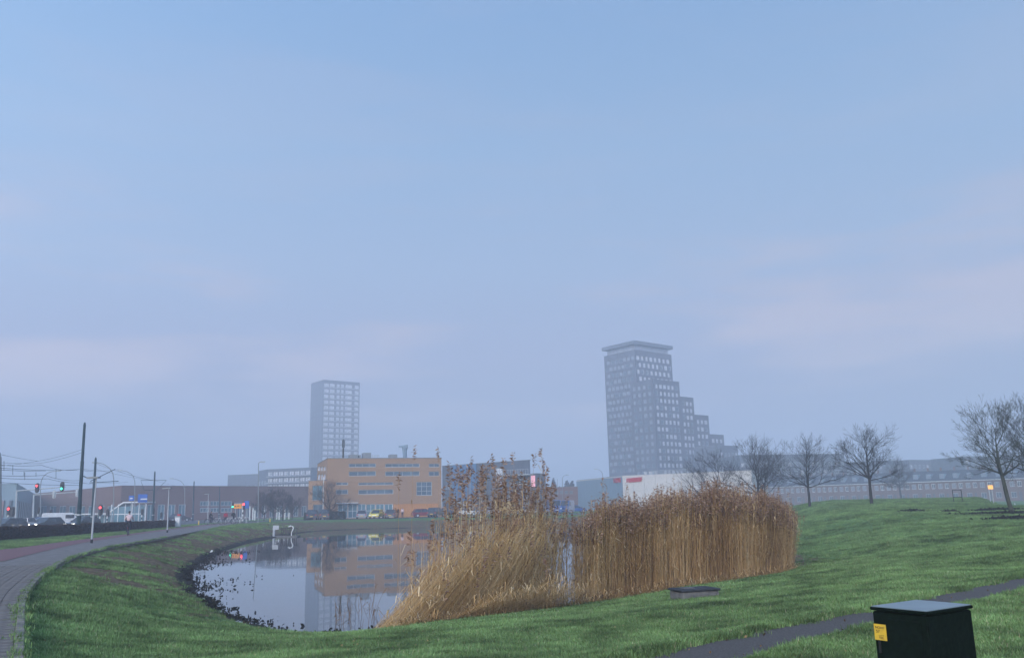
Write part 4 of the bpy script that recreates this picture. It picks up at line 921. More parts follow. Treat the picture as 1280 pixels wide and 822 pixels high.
gantry(19.5,612.5,82,608,133,[(47,609.5,'red','black'),(78.2,607.8,'green','black')],'signal gantry carrying one red and one green light over the road')
gantry(41,617.5,99,614.5,157,[(68.2,617.5,'none','lightgrey'),(97,615.5,'none','lightgrey')],'paler signal gantry behind, its two signal heads seen from the rear')
def signal_post(px,pyh,Y,lits,lab,sc=1.):
    g = at(px,656,Y); g[2] = 0; o = thing('traffic_light',lab,'traffic light',g,0,'traffic lights on striped posts'); zh = Z(px,pyh,Y)
    striped(o,0,zh-.5*sc)
    for i,l in enumerate(lits): head(o,(i*.62,-.1*i,zh-.12*i),l,True,sc)
signal_post(9,638.5,128,['red','none'],'pair of signal heads, one red, on a striped post at the left edge',1.1)
signal_post(124,637,128,['red'],'red traffic light on striped post between second mast and cyclist',1.1)
signal_post(133.3,641,132,['none'],'dark signal head on striped post next to the red one',.9)
signal_post(46.3,637,132,['none'],'striped post with small dark head below the gantry light',.6)
signal_post(62,640,140,['none'],'small dark signal head before the white van',.7)
signal_post(176.5,640,140,['none'],'unlit signal on striped post by the glass shelter',.8)
signal_post(200.5,643,145,['none'],'unlit signal on striped post right of the third mast',.6)
# signs
def sign(px0,px1,py0,py1,Y,m,lab,bars=(),posts=None,cat='sign',kind='road_sign'):
    c = at((px0+px1)/2,(py0+py1)/2,Y); g = (c[0],c[1],0); w_ = X(px1,Y)-X(px0,Y); h_ = Z(px0,py0,Y)-Z(px0,py1,Y); o = thing(kind,lab,cat,g)
    mb = MB(); mb.box((0,0,c[2]),(w_,.08,h_)); p = mb.build('sign_panel',M[m],o)
    for x0,x1,z0,z1,mm in bars: mb = MB(); mb.box((w_*((x0+x1)/2-.5),-.055,c[2]+h_*(.5-(z0+z1)/2)),(w_*(x1-x0),.03,h_*(z1-z0))); mb.build('sign_marking',M[mm],p)
    for x in (posts or [0]): mb = MB(); mb.path([(w_*x,.08,0),(w_*x,.08,c[2])],.05,6); mb.build('post',M['lightgrey'],o)
    return o
sign(161.2,167.6,619,625.5,118,'signblue','small square blue sign with a white symbol',[(.25,.75,.42,.66,'white')])
sign(172.5,184.2,617.3,627.5,120,'signblue','wide blue direction sign with a white band',[(.30,1.0,.52,.68,'white')],[-.3,.3])
sign(292.5,302,629.6,635.2,127,'orange','orange diversion sign with dark lettering beside a red light',[(.12,.30,.35,.6,'black'),(.42,.72,.35,.5,'black')],[-.3,.3])
sign(305.5,311.5,625.5,635,132,'signblue','dark blue board right of the orange sign',())
sign(565,585,625.8,635.8,170,'slate','roadside banner with white block letters, half hidden by reed plumes',[(.02,.06,.1,.9,'white'),(.02,.24,.1,.26,'white'),(.02,.2,.44,.58,'white'),(.02,.24,.76,.9,'white'),(.34,.39,.15,.85,'white'),(.55,.6,.15,.85,'white'),(.34,.6,.1,.25,'white'),(.34,.6,.75,.9,'white'),(.7,.75,.1,.6,'white'),(.92,.97,.1,.6,'white'),(.7,.97,.5,.66,'white')],[-.4,.4])
sign(1235,1241,606,611,100,'litamber','small glowing amber sign on thin posts before the terraced houses',(),[-.3,.3])
# traffic light pair whose colours mirror in the pond
g = at(303,650,130); g[2] = 0; o = thing('traffic_light','red and green signal heads on a post right of the orange sign','traffic light',g)
striped(o,0,Z(303,637,130)); head(o,(.15,-.1,Z(303,632.5,130)),'red',False,1.0); head(o,(X(290.5,130)-X(303,130),-.05,Z(290.5,631,130)),'green',False,.75)
mb = MB(); mb.path([(0,0,Z(303,629,130)),(X(290.5,130)-X(303,130),0,Z(303,629,130))],.05,5); mb.build('arm',M['lightgrey'],o)
# bollards
for px,py,lab in ((248.3,655.5,'short yellow post on the verge beside the second lamp group'),(337.4,652,'short yellow post on the grass before the dark tree clump')):
    g = hit(px,py,0.); o = thing('marker_post',lab,'post',g,0,'short yellow marker posts'); mb = MB(); mb.path([(0,0,-.05),(0,0,.5),(0,0,.56)],[.09,.09,.05],8); mb.build('post',M['yellow'],o); mb = MB(); mb.path([(0,0,.40),(0,0,.45)],.094,8); mb.build('reflector',M['white'],o)
for i,px in enumerate((303,312,316,318.5,330,346,349,356,361)):
    Y = 165+3*(i%3); g = at(px,648,Y); o = thing('white_post','white post, one of a loose row before the brown hall','post',(g[0],g[1],0),0,'white posts before the brown hall'); zt_ = Z(px,631+2*(i%4),Y)
    mb = MB(); mb.path([(0,0,0),(0,0,zt_)],.14,6); mb.build('post',M['white'],o); mb = MB(); mb.box((0,0,zt_+.05),(.36,.36,.1)); mb.build('post_cap',M['lightgrey'],o)
# grey street cabinet
g = hit(222,658.5,0.); o = thing('street_cabinet','pale grey street cabinet with red top box at the end of the hedge','cabinet',g)
mb = MB(); mb.box((0,0,.62),(.62,.42,1.2)); mb.build('body',M['lightgrey'],o); mb = MB(); mb.box((0,0,1.26),(.70,.5,.08)); mb.build('lid',M['grey'],o); mb = MB(); mb.box((.1,0,1.42),(.34,.3,.2)); mb.build('top_box',M['red'],o)
mb = MB(); mb.box((0,-.22,.6),(.5,.02,1.0)); mb.build('door',M['white'],o)
# ---- low glass shelter and frame
g = at(84,656,150); w_ = X(137,150)-g[0]; zt_ = Z(100,642,150); o = thing('tram_stop_shelter','long low glass shelter with thin white roof behind the second mast','shelter',(g[0],g[1],0))
mb = MB(); mb.span(0,w_,-1,1,zt_-.12,zt_+.05); mb.build('roof',M['white'],o)
for k in range(7): mb = MB(); mb.span(w_*k/6-.05,w_*k/6+.05,.8,.9,0,zt_-.12); mb.build('post',M['white'],o)
for k in range(6): mb = MB(); mb.span(w_*k/6+.08,w_*(k+1)/6-.08,.83,.87,.2,zt_-.3); mb.build('glass_panel',M['glass_teal'],o)
# play frame on the meadow
g = at(1197.5,625,84); zg = tz1(g[0],g[1]); o = thing('goal_frame','small dark metal frame standing on the meadow crest','frame',(g[0],g[1],zg)); w_ = X(1203,84)-X(1192,84)
for k in (-.5,.5): mb = MB(); mb.path([(w_*k,0,-.1),(w_*k,0,1.15)],.035,6); mb.build('upright',M['black'],o)
for zz_ in (1.13,.45): mb = MB(); mb.path([(-w_/2,0,zz_),(w_/2,0,zz_)],.03,6); mb.build('crossbar',M['black'],o)
g = ghit(1269,632); o = thing('marker_post','small white post at the foot of the leaning tree','post',g,0,'short white marker'); mb = MB(); mb.path([(0,0,-.05),(0,0,.45)],.05,8); mb.build('post',M['white'],o); mb = MB(); mb.path([(0,0,.34),(0,0,.4)],.054,8); mb.build('reflector',M['grey'],o)
# ---- vehicles
def car(lab, paint, L=4.2, Wd=1.75, H=1.45, kind='hatch', lit=False, name='parked_car', cat='car'):
    o = thing(name,lab,cat); b = MB(); h0 = .28; hb = H*.60
    if kind == 'van':
        hb = H*.55; prof = [(-L/2,h0),(-L/2,hb+.1),(-L/2+.05,H-.08),(-L/2+.2,H),(L*.22,H),(L*.28,H-.05),(L*.40,hb+.04),(L*.48,hb-.12),(L/2,hb-.35),(L/2,h0)]
    else: prof = [(-L/2,h0+.08),(-L/2+.02,hb*.95),(-L/2+.15,hb),(L*.22,hb),(L*.42,hb*.86),(L*.49,hb*.68),(L/2,h0+.15),(L*.47,h0),(-L*.47,h0)]
    b.prism(prof,-Wd/2,Wd/2,'y'); me = b.mesh('body',M[paint]); bm = bmesh.new(); bm.from_mesh(me); bmesh.ops.bevel(bm,geom=bm.edges[:],offset=.05,segments=2,affect='EDGES'); bm.to_mesh(me); bm.free(); body = link('body',me,o)
    if kind != 'van':
        x0,x1,x2,x3 = -L*.47,-L*.36,L*.06,L*.25
        if kind == 'suv': x0,x1 = -L*.485,-L*.42
        g_ = MB(); y0,y1 = Wd/2-.06,Wd/2-.26; B_ = [(x0,-y0,hb-.02),(x3,-y0,hb-.02),(x3,y0,hb-.02),(x0,y0,hb-.02)]; T_ = [(x1,-y1,H-.05),(x2,-y1,H-.05),(x2,y1,H-.05),(x1,y1,H-.05)]
        g_.add(B_+T_,[(0,3,2,1),(4,5,6,7),(0,1,5,4),(1,2,6,5),(2,3,7,6),(3,0,4,7)]); g_.build('windows',M['carglass'],o)
        r_ = MB(); r_.prism([(x1-.04,H-.07),(x1+.1,H),(x2-.1,H),(x2+.05,H-.07)],-y1-.03,y1+.03,'y')
        r_.build('roof_panel',M[paint],o)
        for sx in (0,3) :
            for q in (0,1):
                p_ = MB(); p_.path([B_[sx],T_[sx]] if q==0 else [B_[1 if sx==0 else 2],T_[1 if sx==0 else 2]],.04,5); p_.build('pillar',M[paint],o)
        for sgn in (-1,1): p_ = MB(); xm = (x1+x2)/2; p_.path([(xm,sgn*y0,hb-.02),(xm,sgn*y1,H-.05)],.045,5); p_.build('pillar',M[paint],o)
    else:
        g_ = MB(); g_.add([(L*.29,-Wd*.42,H-.12),(L*.29,Wd*.42,H-.12),(L*.405,Wd*.44,hb+.08),(L*.405,-Wd*.44,hb+.08)],[(0,1,2,3)]); g_.v=[(v[0]+.03,v[1],v[2]+.03) for v in g_.v]; g_.build('windscreen',M['carglass'],o)
        for sgn in (-1,1): g_ = MB(); g_.box((L*.20,sgn*(Wd/2+.004),H*.74),(L*.22,.03,H*.24)); g_.build('side_window',M['carglass'],o)
    w_ = MB(); w_.path([(0,-.1,0),(0,.1,0)],.32,14); wm_ = w_.mesh('wheel',M['rubber']); r2 = MB(); r2.path([(0,-.108,0),(0,.108,0)],.19,10); rm_ = r2.mesh('rim',M['lightgrey'])
    for sx in (-.31,.31):
        for sy in (-1,1): wo = link('wheel',wm_,o,(L*sx,sy*(Wd/2-.09),.32)); link('rim',rm_,wo)
    for sy in (-1,1):
        h = MB(); h.box((L/2-.03,sy*Wd*.36,hb*.68),(.10,.32,.16)); h.build('headlight',M['headlamp' if lit else 'white'],o)
        h = MB(); h.box((-L/2+.03,sy*Wd*.40,hb*.78),(.10,.2,.2)); h.build('tail_light',M['taillamp'],o)
        h = MB(); h.box((L*.17,sy*(Wd/2+.09),hb+.08),(.14,.18,.12)); h.build('wing_mirror',M[paint],o)
    h = MB(); h.box((L/2-.005,0,hb*.5),(.03,.5,.11)); h.build('number_plate',M['white'],o); h = MB(); h.box((-L/2+.005,0,hb*.55),(.03,.5,.11)); h.build('number_plate',M['yellow'],o)
    return o
def put(o, px, Y, rz, s=1.): o.location = (X(px,Y),Y,.03); o.rotation_euler = (0,0,rz); o.scale = (s,s,s); return o
pk = 'cars parked before the orange office'
A_ = math.pi/2
for px,Y,rz,k in ((452.5,147,A_+.15,dict(lab='silver hatchback seen from behind, left of the yellow car',paint='carsilver')),(471,147,-A_-.1,dict(lab='small yellow car parked nose out before the office glass',paint='caryellow',H=1.5)),(489.5,147.5,A_,dict(lab='dark hatchback right of the yellow car, beside two people',paint='cardark')),
    (530,148,.35,dict(lab='dark red car before the timber wall of the office',paint='carred')),(545,149,A_-.3,dict(lab='dark estate car with pale rear window at the office corner',paint='cardark',kind='suv',H=1.6)),
    (391.5,148,A_+.1,dict(lab='dark high car left of the white flagpole',paint='cardark',kind='suv',H=1.7)),(409,148.5,A_,dict(lab='blue dark van right of the white flagpole',paint='cardark',kind='suv',H=1.75)),
    (583,160,.1,dict(lab='white car glimpsed through the reed plumes, below the banner',paint='carwhite')),(610,162,0,dict(lab='silver estate car glimpsed through the reeds under the gallery building',paint='carsilver',kind='suv')),(560,158,.2,dict(lab='dark car between office and banner behind the reeds',paint='cardark')),
    (656,165,.2,dict(lab='white car behind the thin middle of the reeds',paint='carwhite')),(720,172,.2,dict(lab='blue hatchback beside the grey blue end wall',paint='carblue'))):
    o = put(car(**k),px,Y,rz); o['group'] = pk
o = put(car('large ochre yellow van behind the left reed plumes','dullyellow',5.4,2.0,2.4,'van',name='delivery_van',cat='van'),636,163,.05)
o = put(car('bright blue van parked left of its blue neighbour','carblue',5.2,2.0,2.5,'van',name='delivery_van',cat='van'),692,160,-A_+.2)
o = put(car('bright blue van closest to the grey blue end wall','carblue',5.2,2.0,2.4,'van',name='delivery_van',cat='van'),708,163,-A_-.3)
rg = 'cars on the tram road'
o = put(car('white van in traffic between the gantry post and tallest mast','carwhite',4.9,1.9,2.0,'van',name='delivery_van',cat='van'),78,118,.5); o['group'] = rg
for px,Y,rz,lab,p,lit in ((11,100,-A_-.35,'dark car with lit headlights at the left edge of the road','cardark',True),(27,118,-A_-.7,'pale silver car just right of the gantry post','carsilver',True),(52,122,-A_-.5,'blue car with lit headlights behind the second gantry','carblue',True),(59.5,108,-A_-.35,'dark car with lit headlights before the white van','cardark',True),(104.5,104,-A_-.3,'car with lit headlights between the two big masts','cardark',True),(-2,130,.2,'silver car cut off at the left edge','carsilver',False),(160,165,.3,'pale car behind the cyclist with the pink jacket','carsilver',False),(226,170,.3,'dark car beyond the street cabinet','cardark',False)):
    o = put(car(lab,p,lit=lit),px,Y,rz); o['group'] = rg
# dark clipped shrub by the office door
def shrub(lab, px, Y, w_, d_, h_, n=2600, seed=1, cols=((0,(.012,.018,.014)),(1,(.045,.06,.04)))):
    r = np.random.default_rng(seed); t = thing('shrub',lab,'shrub',(X(px,Y),Y,0)); P = r.uniform(-1,1,(n,3)); P /= np.maximum(np.abs(P).max(1)[:,None],1e-6); P *= r.uniform(.8,1.02,n)[:,None]
    C = P*np.array([w_/2,d_/2,h_/2])+np.array([0,0,h_/2]); V,Q = leafquads(C,r.uniform(.05,.13,n),r); link('foliage',npmesh('foliage',V,Q,attr_mat('shrub_leaves','tone',list(cols)),{'tone':np.repeat(r.uniform(0,1,n),4)}),t)
    mb = MB()
    for k in range(7): a = k*.9; mb.path([(0,0,0),(math.cos(a)*w_*.3,math.sin(a)*d_*.3,h_*.8)],[.04,.015],5)
    mb.build('stems',M['bark'],t)
shrub('dark clipped shrub beside the office entrance',422,146,2.6,1.4,1.35,seed=4)
shrub('dark round shrub left of the flagpole cars',386,147,1.3,1.3,1.3,1500,seed=5)
# ---- bicycles and people
def bicycle(lab, frame_m='black'):
    o = thing('bicycle',lab,'bicycle'); ring = [(math.cos(a)*.34,0,math.sin(a)*.34) for a in np.linspace(0,2*math.pi,19)]
    t = MB(); t.path(ring,.022,5,0,False); tm = t.mesh('wheel',M['rubber']); sp_ = MB()
    for k in range(9): a = k*math.pi/9; sp_.path([(math.cos(a)*.33,0,math.sin(a)*.33),(-math.cos(a)*.33,0,-math.sin(a)*.33)],.0035,3,0,False)
    spm = sp_.mesh('spokes',M['lightgrey'])
    for x in (-.52,.55): wo = link('wheel',tm,o,(x,0,.35)); link('spokes',spm,wo)
    f = MB(); bb,seat,headp,rear,frnt = (-.08,0,.32),(-.24,0,.82),(.36,0,.86),(-.52,0,.35),(.55,0,.35)
    for a,b in ((bb,seat),(seat,headp),(bb,headp),(bb,rear),(seat,rear),((.37,0,.98),frnt)): f.path([a,b],.02,6)
    f.build('frame',M[frame_m],o); s_ = MB(); s_.prism([(-.38,.92),(-.36,.97),(-.12,.955),(-.10,.93)],-.07,.07,'y'); s_.path([(-.24,0,.8),(-.25,0,.93)],.015,5); s_.build('saddle',M['black'],o)
    h = MB(); h.path([(.37,0,.96),(.36,0,1.06)],.014,5); h.path([(.20,-.30,1.05),(.33,-.2,1.08),(.36,0,1.06),(.33,.2,1.08),(.20,.30,1.05)],.014,5); h.build('handlebar',M['lightgrey'],o)
    for sy in (-1,1): p_ = MB(); p_.box((-.08+sy*.15,sy*.13,.32-sy*.08),(.09,.09,.02)); p_.path([(-.08,sy*.06,.32),(-.08+sy*.15,sy*.08,.32-sy*.08)],.012,4); p_.build('pedal',M['black'],o)
    r = MB(); r.path([(-.9,0,.42),(-.8,0,.66),(-.52,0,.74),(-.35,0,.7)],.018,4); r.box((-.6,0,.76),(.34,.14,.02)); r.build('rear_rack',M['black'],o); l_ = MB(); l_.box((-.86,0,.55),(.03,.06,.05)); l_.build('rear_lamp',M['taillamp'],o)
    return o
TMP = bpy.data.scenes.new('scratch')
def tmp_dg():
    with bpy.context.temp_override(scene=TMP, view_layer=TMP.view_layers[0]):
        dg = bpy.context.evaluated_depsgraph_get(); dg.update(); return dg
def skinned(name, J, E, mats, parent, root=0, regions=None, sub=1):
    me = bpy.data.meshes.new(name); me.from_pydata([j[0] for j in J],E,[]); ob = bpy.data.objects.new(name,me); TMP.collection.objects.link(ob)
    sk = ob.modifiers.new('s','SKIN'); sk.use_smooth_shade = True
    for v,j in zip(me.skin_vertices[0].data,J): r = j[1] if hasattr(j[1],'__len__') else (j[1],j[1]); v.radius = r; v.use_root = False
    me.skin_vertices[0].data[root].use_root = True
    sb = ob.modifiers.new('u','SUBSURF'); sb.levels = sub
    dg = tmp_dg(); m2 = bpy.data.meshes.new_from_object(ob.evaluated_get(dg)); bpy.data.objects.remove(ob); m2.materials.clear()
    for q in mats: m2.materials.append(M[q])
    if regions:
        for p in m2.polygons: p.material_index = regions(p.center)
    for p in m2.polygons: p.use_smooth = True
    return link(name,m2,parent)
def rider(lab, jacket, trousers='navy'):
    """rides along +x; sits on the bicycle's saddle"""
    o = thing('person',lab,'person')
    J = [((-.24,0,1.02),(.15,.12)),((-.20,0,1.22),(.14,.11)),((-.12,0,1.42),(.16,.12)),((-.09,0,1.50),(.06,.06)),((-.06,0,1.58),.05),((-.03,0,1.67),(.085,.10)),((-.02,0,1.76),(.075,.085)),
         ((-.12,.17,1.43),.055),((.04,.24,1.22),.045),((.19,.27,1.10),.032),((.24,.27,1.07),.03),((-.12,-.17,1.43),.055),((.04,-.24,1.22),.045),((.19,-.27,1.10),.032),((.24,-.27,1.07),.03),
         ((-.22,.10,.98),.10),((.16,.12,.80),.075),((.05,.12,.40),.048),((.02,.12,.29),.045),((.16,.12,.26),.035),((-.22,-.10,.98),.10),((.18,-.12,.95),.075),((-.16,-.12,.55),.048),((-.20,-.12,.44),.045),((-.06,-.12,.40),.035)]
    E = [(0,1),(1,2),(2,3),(3,4),(4,5),(5,6),(2,7),(7,8),(8,9),(9,10),(2,11),(11,12),(12,13),(13,14),(0,15),(15,16),(16,17),(17,18),(18,19),(0,20),(20,21),(21,22),(22,23),(23,24)]
    def reg(c):
        if c.z > 1.53: return 0
        if c.z > .9 and c.x > .2: return 0
        return 1 if c.z > .30 else 2
    skinned('body',J,E,['skin',trousers,'darkcloth'],o,regions=reg)
    K2 = [((-.24,0,1.0),(.19,.15)),((-.20,0,1.22),(.175,.14)),((-.12,0,1.42),(.19,.14)),((-.09,0,1.50),.085),((-.12,.18,1.42),.078),((.04,.25,1.22),.066),((.17,.27,1.12),.05),((-.12,-.18,1.42),.078),((.04,-.25,1.22),.066),((.17,-.27,1.12),.05)]
    skinned('jacket',K2,[(0,1),(1,2),(2,3),(2,4),(4,5),(5,6),(2,7),(7,8),(8,9)],[jacket],o)
    skinned('hair',[((-.09,0,1.60),.055),((-.07,0,1.70),(.10,.10)),((-.04,0,1.80),(.085,.08))],[(0,1),(1,2)],['hair'],o)
    return o
def stander(lab, jacket):
    o = thing('person',lab,'person')
    J = [((0,0,.95),(.15,.11)),((0,0,1.15),(.14,.10)),((0,0,1.40),(.17,.11)),((0,0,1.48),.06),((0,.01,1.56),.05),((0,-.01,1.64),(.08,.095)),((0,0,1.73),(.075,.08)),((.19,0,1.40),.055),((.25,.02,1.12),.043),((.26,-.06,.88),.032),((.26,-.08,.80),.03),
         ((-.19,0,1.40),.055),((-.25,.02,1.12),.043),((-.26,-.06,.88),.032),((-.26,-.08,.80),.03),((.09,0,.90),.09),((.11,-.02,.50),.065),((.12,.02,.09),.045),((.13,-.14,.05),.04),((-.09,0,.90),.09),((-.11,.03,.50),.065),((-.13,.08,.09),.045),((-.14,-.08,.05),.04)]
    E = [(0,1),(1,2),(2,3),(3,4),(4,5),(5,6),(2,7),(7,8),(8,9),(9,10),(2,11),(11,12),(12,13),(13,14),(0,15),(15,16),(16,17),(17,18),(0,19),(19,20),(20,21),(21,22)]
    skinned('body',J,E,['skin','navy','darkcloth'],o,regions=lambda c: 0 if (c.z > 1.5 or (.7<c.z<.86 and abs(c.x)>.2)) else (1 if c.z > .12 else 2))
    skinned('jacket',[((0,0,.86),(.19,.15)),((0,0,1.15),(.18,.14)),((0,0,1.40),(.20,.14)),((0,0,1.48),.085),((.19,0,1.40),.075),((.25,.02,1.12),.065),((.26,-.04,.93),.055),((-.19,0,1.40),.075),((-.25,.02,1.12),.065),((-.26,-.04,.93),.055)],[(0,1),(1,2),(2,3),(2,4),(4,5),(5,6),(2,7),(7,8),(8,9)],[jacket],o)
    skinned('hair',[((0,.04,1.62),(.075,.07)),((0,.02,1.74),(.09,.09))],[(0,1)],['hair'],o)
    return o
def ride(lp, lb, px, py, rz, jacket, trousers='navy', s=1.):
    g = hit(px,py,.0); b = bicycle(lb); r = rider(lp,jacket,trousers)
    for o in (b,r): o.location = (g[0],g[1],.01); o.rotation_euler = (0,0,rz); o.scale = (s,s,s)
ride('person with dark hair cycling away in a pale pink jacket','black bicycle ridden by the person in the pink jacket',160,668.5,1.92,'pink',s=1.04)
ride('person in dark clothes cycling near the third park lamp','bicycle ridden by the dark dressed cyclist near the third lamp',264,655.5,.3,'darkcloth')
for px,Y,lab,j,rz in ((282.5,118,'person in a red jacket standing by the parked bicycles','redcloth',0),(292,119,'person in black standing right of the red jacketed one','darkcloth',.5),(498,147,'person in dark coat walking before the office timber wall','darkcloth',1.2),(503,147,'person in pale coat beside the walker in the dark coat','pink',-.4)):
    o = stander(lab,j); o.location = (X(px,Y),Y,0.02); o.rotation_euler = (0,0,rz)
bks = bicycle('pale bicycle parked, first in the cluster under the orange sign','white')
for i,(px,Y,rz,lab) in enumerate(((297,118,.3,None),(300.5,119,1.0,'pale bicycle parked at an angle under the orange sign'),(304,117,-.2,'pale bicycle parked at the outer end of the cluster'),(272,117,.1,'pale bicycle lying close behind the dark dressed cyclist'),(287,117,.2,'pale bicycle beside the person in the red jacket'))):
    o = bks if i == 0 else dup(bks,label=lab); o.location = (X(px,Y),Y,.02); o.rotation_euler = (0,0,rz); o['group'] = 'bicycles parked near the orange sign'
# ---- outfall at the pond's far corner
g = hit(349,671,WZ); sc_b = 1.; Yw = float(g[1]); o = thing('pond_outfall','small concrete outfall with white board on a post and curved white rail','outfall',(g[0],g[1],WZ))
def wx(px): return X(px,Yw,668)-g[0]
def wz_(py): return Z(350,py,Yw)-WZ
mb = MB(); mb.span(wx(339),wx(371),.1,1.6,-.3,.12); mb.build('deck',M['concrete'],o)
mb = MB(); mb.path([(wx(341.8),.1,-.2),(wx(342.2),.1,wz_(656.5))],.13,8); mb.build('post',M['lightgrey'],o)
mb = MB(); mb.span(wx(340.8),wx(348.2),-.03,.05,wz_(661.5),wz_(656.2)); mb.build('board',M['lightgrey'],o)
cx_ = wx(363.5); mb = MB(); mb.path([(cx_-.35,.3,wz_(658.2)),(cx_-.1,.3,wz_(657.2)),(cx_+.1,.3,wz_(658)),(cx_+.18,.3,wz_(660)),(cx_+.12,.3,wz_(662)),(cx_,.3,wz_(665)),(cx_-.02,.3,.1)],[.05,.07,.07,.07,.06,.05,.05],7); mb.build('curved_rail',M['white'],o)
mb = MB()
for k in range(9): x = wx(350+k*2.4); mb.box((x,.5,.5),(.06,.06,.9))
mb.box((wx(360),.5,.9),(wx(371)-wx(349),.05,.06)); mb.build('fence',M['black'],o)
# litter
g = ghit(262,690); mb = MB(); mb.add([(0,0,.01),(.16,.03,.02),(.2,.1,.12),(.05,.13,.08),(.1,.05,.16)],[(0,1,4),(1,2,4),(2,3,4),(3,0,4),(0,1,2,3)]); o = mb.build('litter',M['white'],None,g); tag(o,'scrap of white litter on the bank above the waterline','litter')
# ---- concrete block by the reeds
g = ghit(876,747.5); R_ = Matrix.Rotation(.32,3,'Z'); o = thing('drain_block','low weathered concrete drain block with dark slab lid in front of the reeds','drain',(g[0],g[1],tz1(g[0],g[1])-.04),.30)
mb = MB(); mb.box((0,.3,.10),(.96,.62,.22)); me = mb.mesh('base',M['concrete']); bm = bmesh.new(); bm.from_mesh(me); bmesh.ops.subdivide_edges(bm,edges=bm.edges[:],cuts=3,use_grid_fill=True); 
for v in bm.verts: v.co += Vector((random.uniform(-1,1),random.uniform(-1,1),random.uniform(-1,1)))*.007
bm.to_mesh(me); bm.free(); link('base',me,o)
M['darkslab'] = mat('dark_slab', (.05,.052,.06), (.02,.02,.024), .7, 7, bump=.5)
mb = MB(); mb.box((0,.3,.245),(1.04,.70,.05)); me = mb.mesh('lid',M['darkslab']); bm = bmesh.new(); bm.from_mesh(me); bmesh.ops.bevel(bm,geom=bm.edges[:],offset=.012,segments=1,affect='EDGES'); bm.to_mesh(me); bm.free(); link('lid',me,o)
mb = MB(); mb.box((-.18,.30,.28),(.3,.22,.012)); mb.build('hatch',M['concrete'],o)
# ---- green utility cabinet, bottom right
ct = 1.0   # lid height
c1, c2, c3, c4 = hit(1086.5,756.5,ct), hit(1158.5,763.3,ct), hit(1199.5,753.2,ct), hit(1131.5,748.4,ct)
u1 = c2-c1; u2 = c3-c2; W1, W2 = float(np.hypot(*u1[:2])), float(np.hypot(*u2[:2])); a1 = math.atan2(u1[1],u1[0])
u1n = u1[:2]/W1; v1n = np.array([-u1n[1],u1n[0]]); W2 = float(u2[:2]@v1n)
cab = thing('utility_cabinet','dark green metal utility cabinet with pale lid and yellow sticker beside the footpath','cabinet',(c1[0],c1[1],0),a1)
def rbox(x0,x1,y0,y1,z0,z1,bev,name,m,par):
    mb = MB(); mb.span(x0,x1,y0,y1,z0,z1); me = mb.mesh(name,M[m]); bm = bmesh.new(); bm.from_mesh(me); bmesh.ops.bevel(bm,geom=bm.edges[:],offset=bev,segments=3,affect='EDGES'); bm.to_mesh(me); bm.free()
    for p in me.polygons: p.use_smooth = False
    return link(name,me,par)
rbox(.009,W1-.009,.009,W2-.009,-.1,ct-.028,.006,'body','boxgreen',cab)
rbox(0,W1,0,W2,ct-.022,ct-.004,.004,'lid','boxgreen',cab)
rbox(.006,W1-.006,.006,W2-.006,ct-.012,ct,.003,'lid_top','boxtop',cab)
d_ = rbox(.045,W1-.045,.003,.03,.08,ct-.06,.003,'door','boxgreen',cab)
mb = MB(); mb.path([(W1-.09,.004,.55),(W1-.09,-.014,.55)],.014,10); mb.build('lock',M['black'],d_)
for zz_ in (.2,.75): mb = MB(); mb.path([(.04,.004,zz_),(.04,.004,zz_+.07)],.007,8); mb.build('hinge',M['black'],d_)
for k in range(5): mb = MB(); mb.span(W1*.5-.09,W1*.5+.09,.0,.006,.20+k*.022,.208+k*.022); mb.build('vent_slot',M['black'],d_)
# sticker with its worn lettering
def face_uv(px,py):  # pixel on the cabinet's front plane (local y = .008)
    P0 = np.array([c1[0],c1[1]])+v1n*.006; d = ray(px,py); t = (P0@v1n)/(d[:2]@v1n); P = d*t; return float((P[:2]-P0)@u1n), float(P[2]+EYE)
sa, sb_, sc2, sd2 = face_uv(1092.5,779), face_uv(1107.5,779.7), face_uv(1109,799.7), face_uv(1094.5,799)
sx0, sx1, sz1, sz0 = (sa[0]+sd2[0])/2, (sb_[0]+sc2[0])/2, (sa[1]+sb_[1])/2, (sc2[1]+sd2[1])/2
M['sticker'] = mat('yellow_sticker', (.80,.50,.045), (.62,.38,.05), .45, 25)
sx1 += max(0,.016-sx0); sx0 = max(sx0,.016); mb = MB(); mb.span(sx0,sx1,-.0005,.0022,sz0,sz1); st_ = mb.build('sticker',M['sticker'],cab)
def text(s_, x, z, size, m, par, y=-.0012):
    cu = bpy.data.curves.new('lettering','FONT'); cu.body = s_; cu.size = size; cu.extrude = .0006; ob = bpy.data.objects.new('lettering',cu); TMP.collection.objects.link(ob)
    dg = tmp_dg(); me = bpy.data.meshes.new_from_object(ob.evaluated_get(dg)); bpy.data.objects.remove(ob); me.materials.clear(); me.materials.append(M[m]); me.transform(Matrix.Translation((x,y,z))@Matrix.Rotation(math.pi/2,4,'X')); return link('lettering',me,par)
sw, shh = sx1-sx0, sz1-sz0
M['ink'] = mat('dark_brown_ink', (.05,.03,.02), None, .7)
text('NO', sx0+sw*.12, sz0+shh*.72, shh*.22, 'ink', st_); text('57', sx0+sw*.16, sz0+shh*.46, shh*.26, 'ink', st_); text('TEC', sx0+sw*.36, sz0+shh*.10, shh*.19, 'ink', st_)
mb = MB(); mb.span(sx0+sw*.52,sx0+sw*.9,-.0016,-.0007,sz0+shh*.80,sz0+shh*.825); mb.span(sx0+sw*.52,sx0+sw*.84,-.0016,-.0007,sz0+shh*.73,sz0+shh*.755); mb.span(sx0+sw*.34,sx0+sw*.8,-.0016,-.0007,sz0+shh*.30,sz0+shh*.315); mb.build('sticker_lines',M['ink'],st_)
bpy.data.scenes.remove(TMP)
